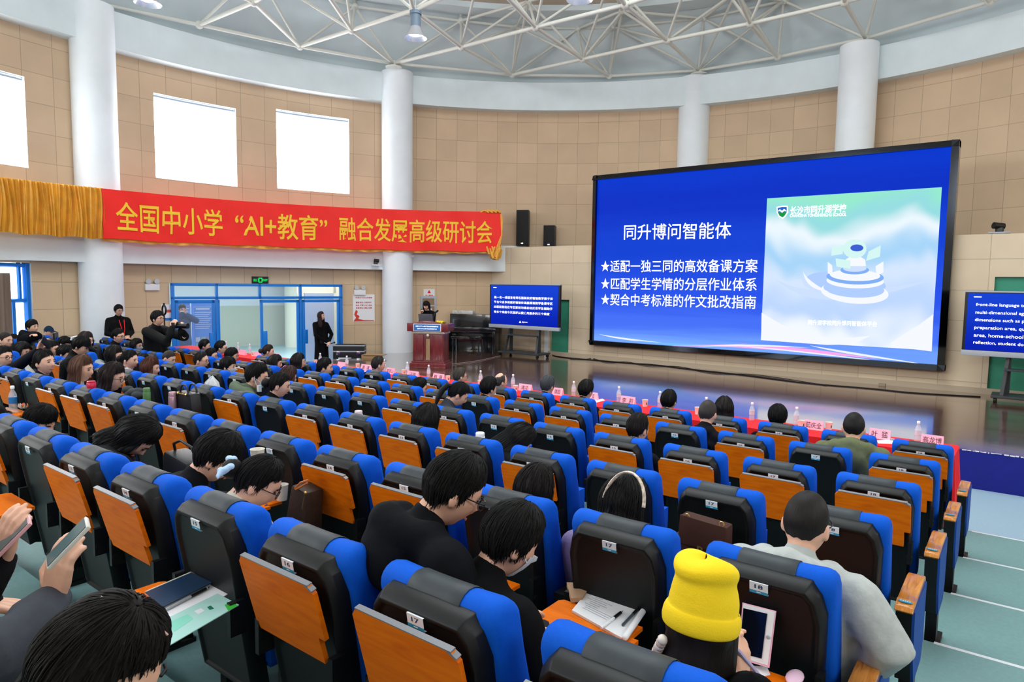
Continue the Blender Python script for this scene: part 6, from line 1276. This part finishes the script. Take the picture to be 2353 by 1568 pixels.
sit(387, 824, 2, 2, 'man with cropped hair bowing just below the standing cameraman', hair='buzz', hcol=(40, 34, 30), yaw=50, pitch=25)
sit(328, 832, 2, 1, 'woman with black hair behind the red-brown haired one', hair='long', yaw=45)
sit(980, 968, 3, 13, 'woman with long straight black hair in a cream top in the centre', hair='long', yaw=10, pitch=20, top=(230, 224, 214), sc=1.08)
sit(1190, 1010, 3, 14, 'person with long black hair bent far forward in the centre', hair='long', yaw=35, pitch=55, yo=.48, sc=1.05)
sit(590, 866, 3, 9, 'man in a sage green hooded jacket with a face mask under his chin', hair='short', top=(92, 106, 88), yaw=45, pitch=15, opts='hood earmask bulky', sc=1.1)
sit(642, 886, 3, 10, 'woman with dark hair and a fluffy red-brown fur collar', hair='bun', hcol=DKB, yaw=40, pitch=15, opts='fur', hoodcol=(86, 44, 30), sc=1.02)
sit(345, 846, 3, 6, 'woman with glossy red-brown bob looking right', hair='bob', hcol=(70, 36, 22), yaw=40, pitch=10)
sit(298, 828, 3, 5, 'woman with hair tied back and a pale collar in profile', hair='bun', yaw=55, opts='scarf', top=(60, 56, 60))
sit(262, 818, 3, 4, 'person in a light grey hooded top beside the woman with tied hair', hair='bob', hcol=DKB, yaw=45, opts='hood bulky', top=(150, 162, 166))
sit(120, 803, 3, 1, 'woman in profile with hand near her mouth, dark hair tied', hair='bob', yaw=62, pitch=5)
sit(180, 812, 3, 3, 'person with black hair between raised hand and grey hood', hair='bowl', yaw=55, pitch=15, sc=.98)
sit(148, 813, 3, 2, 'person with black hair next to the raised hand, seen from behind', hair='bowl', yaw=40, pitch=18, sc=.98)
sit(1228, 1127, 4, 16, 'woman with long dark hair before an orange board at centre right', hair='long', hcol=DKB, yaw=12, pitch=18, sc=1.0)
sit(1428, 1160, 4, 17, 'woman wearing a speckled headband and a lilac top', hair='long', yaw=2, pitch=22, top=(150, 136, 178))
d = sit(1853, 1206, 4, 18, 'man with cropped black hair in a pale grey hooded sweatshirt', hair='buzz', hcol=(20, 17, 16), yaw=6, pitch=10, top=(176, 182, 180), opts='hood bulky glasses', sc=1.06, vox=.006, hip=None) if False else None
hc = on_y(1853, 1206, ROWY[4]+.38); OCC[(4, 18)] = 1
el = on_d = None
wR = on_y(1975, 1535, ROWY[4]+.34); eR = on_y(2046, 1492, ROWY[4]+.26)
person(hc, 'man with cropped black hair in a pale grey hooded sweatshirt at the right aisle', math.radians(6), math.radians(12), 0, 'buzz', (20, 17, 16), (178, 184, 182), hip=(hc[0]+.02, ROWY[4]+.40, FLR[4]+.5), floor=FLR[4], sc=1.05, opts='hood bulky glasses', vox=.006, arms={'R': (eR, wR)})
d = sit(188, 849, 4, 7, 'woman with long light-brown hair in a cream coat, face in profile', hair='long', hcol=(84, 56, 42), yaw=52, top=(226, 218, 204), sc=1.08)
sit(258, 868, 4, 8, 'woman with long dark brown hair and glasses looking down', hair='long', hcol=(34, 24, 24), yaw=50, pitch=14, opts='glasses', sc=1.1)
sit(103, 834, 4, 6, 'man with short black hair in profile, mouth open', hair='short', yaw=66, pitch=-2, sc=1.1, top=(28, 36, 56))
hc = on_y(8, 822, ROWY[4]+.25); OCC[(4, 4)] = 1; hd = on_y(88, 806, ROWY[4]+.35)
person(hc, 'man with glasses at the left edge raising a phone', math.radians(66), .05, 0, 'short', BLK, (26, 30, 44), hip=(hc[0], ROWY[4]+.40, FLR[4]+.5), floor=FLR[4], sc=1.02, opts='glasses', vox=.006, arms={'R': (on_y(40, 842, ROWY[4]+.3), hd, (.3, .3, .9), (.8, .5, -.2), .5)})
e = empty('phone', on_y(106, 788, ROWY[4]+.38), label='black phone held up in a raised hand at the left', cat='phone'); mb = MB(); mb.box((0, 0, 0), (.075, .01, .15), 0, rotm(.9, 0, .9)); mb.build('phone_body', M_BLACK, e, bevel=.004); mb = MB(); mb.box(tuple(np.array([0, -.0065, 0])@rotm(.9, 0, .9)), (.068, .002, .14), 0, rotm(.9, 0, .9)); mb.build('phone_screen', mat('dark_glass', (10, 14, 26), .06), e)
sit(310, 1003, 5, 13, 'woman with black bob bending forward in a dark grey coat', hair='bob', yaw=42, pitch=62, yo=.5, top=(44, 48, 54), opts='bulky', sc=1.08)
sit(92, 972, 5, 12, 'person with flat black hair bowing, face hidden, left side', hair='bowl', yaw=62, pitch=28, yo=.44, sc=1.04)
hc = on_y(-34, 880, ROWY[5]+.25); OCC[(5, 10)] = 1
person(hc, 'person in black at the left edge with one hand on the tray', math.radians(60), .2, 0, 'short', BLK, (20, 20, 24), hip=(hc[0]-.05, ROWY[5]+.40, FLR[5]+.5), floor=FLR[5], sc=1.02, vox=.006, arms={'R': (on_z(-20, 960, z4+.05), on_z(2, 940, z4+.03), (.8, .5, -.05), (0, 0, -1), .25)})
sit(496, 1052, 5, 14, 'man with black bowl cut and white collar bending over the row ahead', hair='bowl', yaw=35, pitch=35, yo=.46, top=(18, 22, 30), opts='collar', sc=1.06)
d4 = sit(592, 1110, 5, 15, 'woman with a light blue scrunchie and cream fur jacket', hair='bun', yaw=38, pitch=36, yo=.46, byaw=.05, top=(226, 220, 198), opts='glasses fur bulky', hoodcol=(232, 226, 204), sc=1.06)
d8 = sit(1040, 1128, 5, 16, 'man with glasses in a black hooded jacket leaning right', hair='short', yaw=34, pitch=32, yo=.42, top=(20, 24, 31), opts='hood bulky glasses', sc=1.06)
d9 = sit(1172, 1245, 5, 17, 'man with black hair and a face mask in a black jacket', hair='bowl', yaw=28, pitch=30, yo=.44, top=(14, 16, 20), opts='collar mask bulky', sc=1.0)
# woman in the yellow beanie with a phone in her hands
hc = on_y(1616, 1432, ROWY[5]+.46); OCC[(5, 18)] = 1; ph = on_y(1700, 1512, ROWY[5]+.62)
wr = ph+np.array([.02, -.05, -.06]); wl = ph+np.array([-.09, -.03, -.05])
d12 = person(hc, 'person in a bright yellow beanie holding a lilac phone', math.radians(20), math.radians(10), math.radians(0), 'long', (22, 16, 15), (16, 18, 24), hip=(hc[0]-.06, ROWY[5]+.40, FLR[5]+.5), floor=FLR[5], sc=.96, vox=.0055, opts='collar nostrand', arms={'R': (on_y(1735, 1600, ROWY[5]+.36), wr, (-.1, .35, .9), (-.9, .3, .2), .55), 'L': (on_y(1560, 1620, ROWY[5]+.4), wl, (.3, .35, .85), (.9, .3, -.1), .5)})
e = empty('phone', ph, label='lilac phone held by the person in the yellow beanie', cat='phone'); Rp = rotm(.35, -.75); mb = MB(); mb.box((0, 0, 0), (.075, .009, .155), 0, Rp); mb.build('phone_body', mat('lilac', (196, 180, 220), .35), e, bevel=.003); mb = MB(); mb.box(tuple(np.array([0, -.0055, 0])@Rp), (.067, .002, .146), 0, Rp); mb.build('phone_screen', mat('lilac_screen', (150, 144, 196), .15), e)
def on_head(d, name, mats, fn, **k): mb = MB(); fn(mb, lambda v: d['P'](v)-d['o'], d); return mb.build(name, mats, d['e'], smooth=True, **k)
def beanie(mb, P, d):
    pr = [(.098, -.030), (.105, -.027), (.109, -.010), (.107, .012), (.101, .026), (.097, .027), (.096, .05), (.092, .075), (.086, .098), (.084, .115), (.090, .135), (.089, .155), (.070, .172), (.03, .179), (.004, .178)]
    t = np.linspace(0, 1, 64); r_, z_ = [np.interp(t, np.linspace(0, 1, len(pr)), [q[k] for q in pr]) for k in (0, 1)]
    for _ in range(3): r_[1:-1] = .5*r_[1:-1]+.25*(r_[:-2]+r_[2:]); z_[1:-1] = .5*z_[1:-1]+.25*(z_[:-2]+z_[2:])
    def f(u, v):
        k = min(63, round(v*63)); r, z = r_[k], z_[k]; a = 6.283*u; q = max(0, min(1, (z-.09)/.05))
        return P((r*.96*math.cos(a)*(1+.05*q*math.cos(2*a)), -.012+r*1.06*math.sin(a)-.14*max(0, z-.06), z+.02-.016*q*math.sin(a)**2))
    mb.grid(f, 64, 63, 0, True)
on_head(d12, 'beanie', mat('yellow_knit', (250, 214, 20), .85, bump=.2, bscale=260), beanie)
def clip(mb, P, d):
    for k in range(6): mb.ball(P((-.030-.007*k, -.122+.004*k, -.050-.012*k)), .0145, 8, 6, k % 2)
on_head(d12, 'pearl_hair_clip', [mat('pearl', (236, 226, 214), .25), mat('pearl_pink', (224, 196, 180), .3)], clip)
def scr(mb, P, d):
    for t in np.linspace(0, 6.0, 13): mb.ball(P((-.015+.055*math.cos(t), -.145+.012*math.sin(2*t), -.01+.032*math.sin(t)+.008*math.sin(5*t))), (.022, .02, .017), 9, 6)
    mb.tube([P((.03, -.15, -.02)), P((.06, -.155, -.045)), P((.075, -.15, -.05))], [.016, .012, .004], 7, cap='round')
mb = MB(); scr(mb, lambda v: d4['P'](v)-d4['o'], d4); job(mb, .007, 3, mat('pale_blue_fabric', (178, 210, 242), .8, bump=.2, bscale=120), 'scrunchie', d4['e'])
hb_ = [q for q in C.objects if q.get('label', '').startswith('woman wearing a speckled')][0]
def band(q, m, rad=1.16):
    pass
hc = on_y(1428, 1160, ROWY[4]+.25); R = rotm(math.radians(2), math.radians(22)); mb = MB()
mb.tube([hc+1.02*(np.array([.098*math.sin(t), .012, .142*math.cos(t)])@R)-np.array(hb_.location) for t in np.linspace(-1.5, 1.5, 20)], .011, 8, flat=.6); mb.build('headband', mat('speckled_band', (206, 190, 170), .5, var=.5, vscale=60), hb_, smooth=True)
def hairclip(px, py, r, n, yo, lab): pass
# row six, nearest the camera
hc = at_d(232, 1540, 1.2)
d1 = person(hc, 'head with dark brown parted hair seen from above at the bottom left', math.radians(52), math.radians(30), 0, 'long', (17, 12, 11), (24, 28, 36), hip=(hc[0]-.1, hc[1]-.1, hc[2]-.62), floor=FLR[6], sc=1.02, vox=.006)
def part(mb, P, d): mb.tube([P((.0, .07-.022*k, .114+.004*math.sin(k*1.4)+.008*(k in (2, 3)))) for k in range(7)], [.002, .004, .0045, .004, .0045, .003, .001], 6)
on_head(d1, 'parting', mat('scalp', (190, 160, 146), .6), part)
w_ = at_d(122, 1378, 1.78); el = at_d(20, 1500, 1.6); hc = at_d(-150, 1230, 1.75); pd_ = (at_d(190, 1215, 1.72)-at_d(120, 1335, 1.75)); pd_ /= np.linalg.norm(pd_)
d2 = person(hc, 'person in a charcoal wool coat at the lower left holding a phone', math.radians(50), .35, 0, 'short', BLK, (66, 70, 78), hip=(hc[0]-.05, hc[1]-.15, FLR[6]+.5), floor=FLR[6], sc=1.04, vox=.005, opts='bulky', arms={'R': (el, w_, np.array([.25, .1, .95]), np.array([-.35, .9, .1]), .5)})
def phone_at(p, ax, up_, wd, ln, lab, mbody, ms):
    ax = np.array(ax, float); ax /= np.linalg.norm(ax); up_ = np.array(up_, float); nn = up_-ax*(up_@ax); nn /= np.linalg.norm(nn); x = np.cross(ax, nn); R = np.array([x, -nn, ax]); e = empty('phone', p, label=lab, cat='phone')
    mb = MB(); mb.box((0, 0, 0), (wd, .011, ln), 0, R); mb.build('phone_body', mbody, e, bevel=.004); mb = MB(); mb.box(nn*.0062, (wd*.88, .002, ln*.92), 0, R); mb.build('phone_screen', ms, e)
pc = at_d(157, 1248, 1.70); toC = CAM-pc; toC /= np.linalg.norm(toC)
ax_ = BR*.62+BU*.74+BF*.25
phone_at(pc, ax_, toC*.55-BR*.63+BU*.53,   .060, .130, 'phone with pale case held upright at the lower left', mat('pale_case', (206, 204, 196), .35), mat('screen_grey', (86, 108, 112), .12))
hc = at_d(-260, 1110, 2.1); w3 = at_d(2, 1292, 1.95)
person(hc, 'person at the left edge holding a pink phone', math.radians(55), .3, 0, 'short', BLK, (22, 22, 26), hip=(hc[0], hc[1]-.1, FLR[6]+.5), floor=FLR[6], sc=1.02, vox=.005, arms={'R': (at_d(-90, 1420, 1.85), w3, np.array([.3, .1, .9]), np.array([-.3, .9, .1]), .5)})
phone_at(at_d(24, 1238, 1.92), ax_, toC*.6-BR*.63+BU*.53, .066, .14, 'phone in a pink case at the left edge', mat('pink_phone_case', (226, 170, 176), .35), MATS['screen_grey'])
# block left of the aisle
sit(12, 783, 3, -3, 'man with short fade haircut at the far left edge', hair='buzz', hcol=(24, 20, 18), yaw=60, pitch=8, sc=1.08)
sit(31, 785, 2, -9, 'man with glasses beyond the fade haircut at the far left', hair='short', yaw=60, opts='glasses', sc=1.06)
d55 = sit(50, 806, 3, -2, 'woman with black hair and a white hair clip in a pale top', hair='bob', yaw=48, pitch=22, top=(206, 204, 196), sc=1.0)
on_head(d55, 'hair_clip', M_PAPER, lambda mb, P, d: [mb.ball(P((-.04+.015*k, -.09, .075-.012*(k % 2))), .012, 7, 5) for k in range(4)])
hc = on_y(74, 752, left((0, ROWY[2]+.15, 0))[1]); OCC[(2, -7)] = 1; fl = left((0, 0, FLR[2]))[2]
person(hc, 'man in a black hooded coat with arms folded on a chair back', math.radians(62), .05, 0, 'bowl', BLK, (18, 22, 34), hip=(hc[0]-.05, hc[1]-.05, fl+.5), floor=fl, sc=.98, opts='hood bulky', arms={'R': (on_y(88, 772, hc[1]), on_y(66, 768, hc[1]-.05)), 'L': (on_y(56, 776, hc[1]), on_y(76, 770, hc[1]-.06))})
sit(112, 764, 1, -11, 'man in a navy baseball cap at the far left', hair='buzz', hcol=(40, 36, 34), yaw=60, opts='cap blue', top=(30, 32, 40), sc=1.0)
sit(147, 790, 2, -4, 'person in a dark knitted hat low behind the far left chairs', hair='bowl', yaw=40, pitch=30, sc=.95)
sit(197, 783, 2, -3, 'woman with dark hair and glasses looking right near the first column', hair='bob', hcol=(44, 34, 32), yaw=58, opts='glasses', sc=1.1)
sit(186, 796, 3, -1, 'person in a flat black cap in front of the woman with glasses', hair='bowl', yaw=45, pitch=25, opts='cap', sc=.98)
sit(272, 773, 1, -5, 'man with black hair and glasses in a black jacket below the leaning youth', hair='short', yaw=58, opts='glasses', top=(24, 27, 32), sc=1.1)
sit(314, 795, 1, -4, 'woman with black hair wearing a white face mask', hair='bob', yaw=60, opts='mask', sc=1.0)
# standing figures
hc = on_r(273, 714, 10.95); fz = hc[2]-1.56
person(hc, 'young man in black with a lanyard leaning against the first column', math.radians(84), .1, .05, 'bowl', BLK, (20, 21, 24), hip=(hc[0]+.08, hc[1], fz+.86), floor=fz, stand=True, sc=1.0, opts='glasses', byaw=math.radians(100), arms={'R': (hc+np.array([.0, -.26, -.5]), hc+np.array([.3, -.06, -.55])), 'L': (hc+np.array([-.02, .26, -.5]), hc+np.array([.3, .05, -.54]))})
e = empty('lanyard', hc+np.array([.14, 0, -.3]), label='red lanyard with a blue badge on the leaning young man', cat='lanyard')
mb = MB(); mb.tube([(-.02, -.05, .1), (.05, -.03, -.1), (.07, 0, -.24)], .008, 5); mb.tube([(-.02, .05, .1), (.05, .03, -.1), (.07, 0, -.24)], .008, 5); mb.build('ribbon', M_RED, e); mb = MB(); mb.box((.08, 0, -.3), (.01, .07, .1)); mb.build('badge_card', M_BLUE, e)
hc = on_y(362, 733, 5.5); fz = hc[2]-1.60; rt_ = np.array([math.cos(math.radians(62)), -math.sin(math.radians(62)), 0]); fw_ = np.array([math.sin(math.radians(62)), math.cos(math.radians(62)), 0])
cb = on_y(404, 748, 5.5)+fw_*.0
wr_, wl_ = cb+rt_*.06-EZ*.04, cb+fw_*.06-rt_*.04-EZ*.06
person(hc, 'man in a black quilted jacket standing and aiming a camera', math.radians(62), .02, 0, 'bowl', BLK, (25, 26, 29), hip=(hc[0]-.02, hc[1], fz+.92), floor=fz, stand=True, sc=1.05, opts='glasses bulky collar', byaw=math.radians(58), vox=.006, arms={'R': (on_y(405, 785, 5.5)+rt_*.22, wr_-fw_*.03, fw_*.4+EZ*.9, -rt_, .9), 'L': (on_y(415, 775, 5.5)-rt_*.1, wl_-EZ*.02, fw_*.5+EZ*.8, EZ*.2+rt_, .9)})
e = empty('photo_camera', cb, math.radians(-62), label='black camera with long lens held by the standing man', cat='camera'); mb = MB(); mb.box((0, 0, 0), (.15, .07, .1)); mb.box((0, 0, .06), (.06, .06, .04)); mb.build('camera_body', M_BLACK, e, bevel=.01); mb = MB(); mb.tube([(0, .03, -.005), (0, .1, -.005), (0, .22, -.005)], [.042, .04, .046], 16); mb.build('lens', M_BLACK, e, smooth=True)
p = on_y(378, 745, 6.4); e = empty('light_stand', (p[0], p[1], 0), label='black stand with a ring holder beside the cameraman', cat='stand'); t = on_y(378, 722, 6.4)[2]; mb = MB(); mb.tube([(0, 0, .35), (0, 0, t)], .014, 8); mb.build('pole', M_BLACK, e); mb = MB(); mb.tube([(.07*math.cos(a), .0, t+.08+.09*math.sin(a)) for a in np.linspace(0, 6.283, 18)], .018, 7); mb.box((0, 0, t+.19), (.02, .03, .05)); mb.build('ring_holder', M_BLACK, e)
_q = dpt(0, 0, -.45); hc = on_pl(738, 727, _q, (dn[0], dn[1], 0)); fz = ZF
person(hc, 'woman in a long black coat standing before the grey door', math.radians(60), -.1, 0, 'long', (44, 24, 22), (14, 14, 17), hip=(hc[0], hc[1], fz+.90), floor=fz, stand=True, sc=1.0, opts='coat slim', byaw=math.radians(130), arms={'R': (hc+np.array([.06, -.24, -.52]), hc+np.array([.26, .02, -.72])), 'L': (hc+np.array([.12, .26, -.52]), hc+np.array([.28, .05, -.70]))})
e = empty('microphone', hc+np.array([.33, .10, -.74]), label='black microphone held by the woman in the long coat', cat='microphone'); mb = MB(); mb.tube([(-.02, -.1, -.03), (.0, .06, .0)], .014, 8); mb.build('handle', M_BLACK, e); mb = MB(); mb.ball((.0, .09, .005), .03, 10, 8); mb.build('mesh_head', M_BLACK, e, smooth=True)
e = empty('note_card', hc+np.array([.33, -.06, -.76]), label='white note card held by the woman in the long coat', cat='paper'); mb = MB(); mb.box((0, 0, 0), (.1, .16, .008), 0, rotm(.4, .5)); mb.build('card', M_PAPER, e)
hc = on_y(980, 703, PX_[1]+.95)
person(hc, 'woman with a fringe speaking behind the lectern in a black jacket', math.radians(165), .35, 0, 'fringe', BLK, (20, 20, 24), hip=(hc[0], hc[1]+.05, ZS+.88), floor=ZS, stand=True, sc=1.0, byaw=math.radians(165), opts='scarf slim', arms={'R': (hc+np.array([-.24, .02, -.46]), hc+np.array([-.02, -.18, -.22]), (.3, -.2, .9), (.8, 0, .2), 1.0), 'L': (hc+np.array([.26, -.02, -.48]), hc+np.array([.1, -.28, -.46]))})
e = empty('microphone', hc+np.array([.0, -.2, -.12]), label='black handheld microphone at the speaker\'s mouth', cat='microphone'); mb = MB(); mb.tube([(0, .0, -.14), (0, .03, .0)], .013, 8); mb.build('handle', M_BLACK, e); mb = MB(); mb.ball((0, .035, .02), .028, 10, 8); mb.build('mesh_head', M_BLACK, e, smooth=True)
o = .5; a_ = on_pl(419, 712, dpt(0, 0, o), (dn[0], dn[1], 0)); tl_ = 1.55; fz = ZF
bw = -math.atan2(dn[0], dn[1]); hc = a_; ex_ = np.array([dx[0], dx[1], 0]); nn_ = np.array([dn[0], dn[1], 0])
person(hc, 'figure in a dark blue hooded coat beyond the glass door, arms raised', math.radians(100), .05, 0, 'bowl', (16, 28, 50), (24, 76, 122), hip=(hc[0], hc[1], fz+.9), floor=fz, stand=True, sc=1.04, byaw=math.radians(100), opts='hood bulky coat', arms={'L': (hc+ex_*.34-EZ*.30, hc+ex_*.05-EZ*.1-nn_*.18), 'R': (hc-ex_*.25-EZ*.34, hc-ex_*.02-EZ*.06-nn_*.18)})
run_jobs()
for r, n in CHAIRS: chair(r, n, (r, n) in OCC)
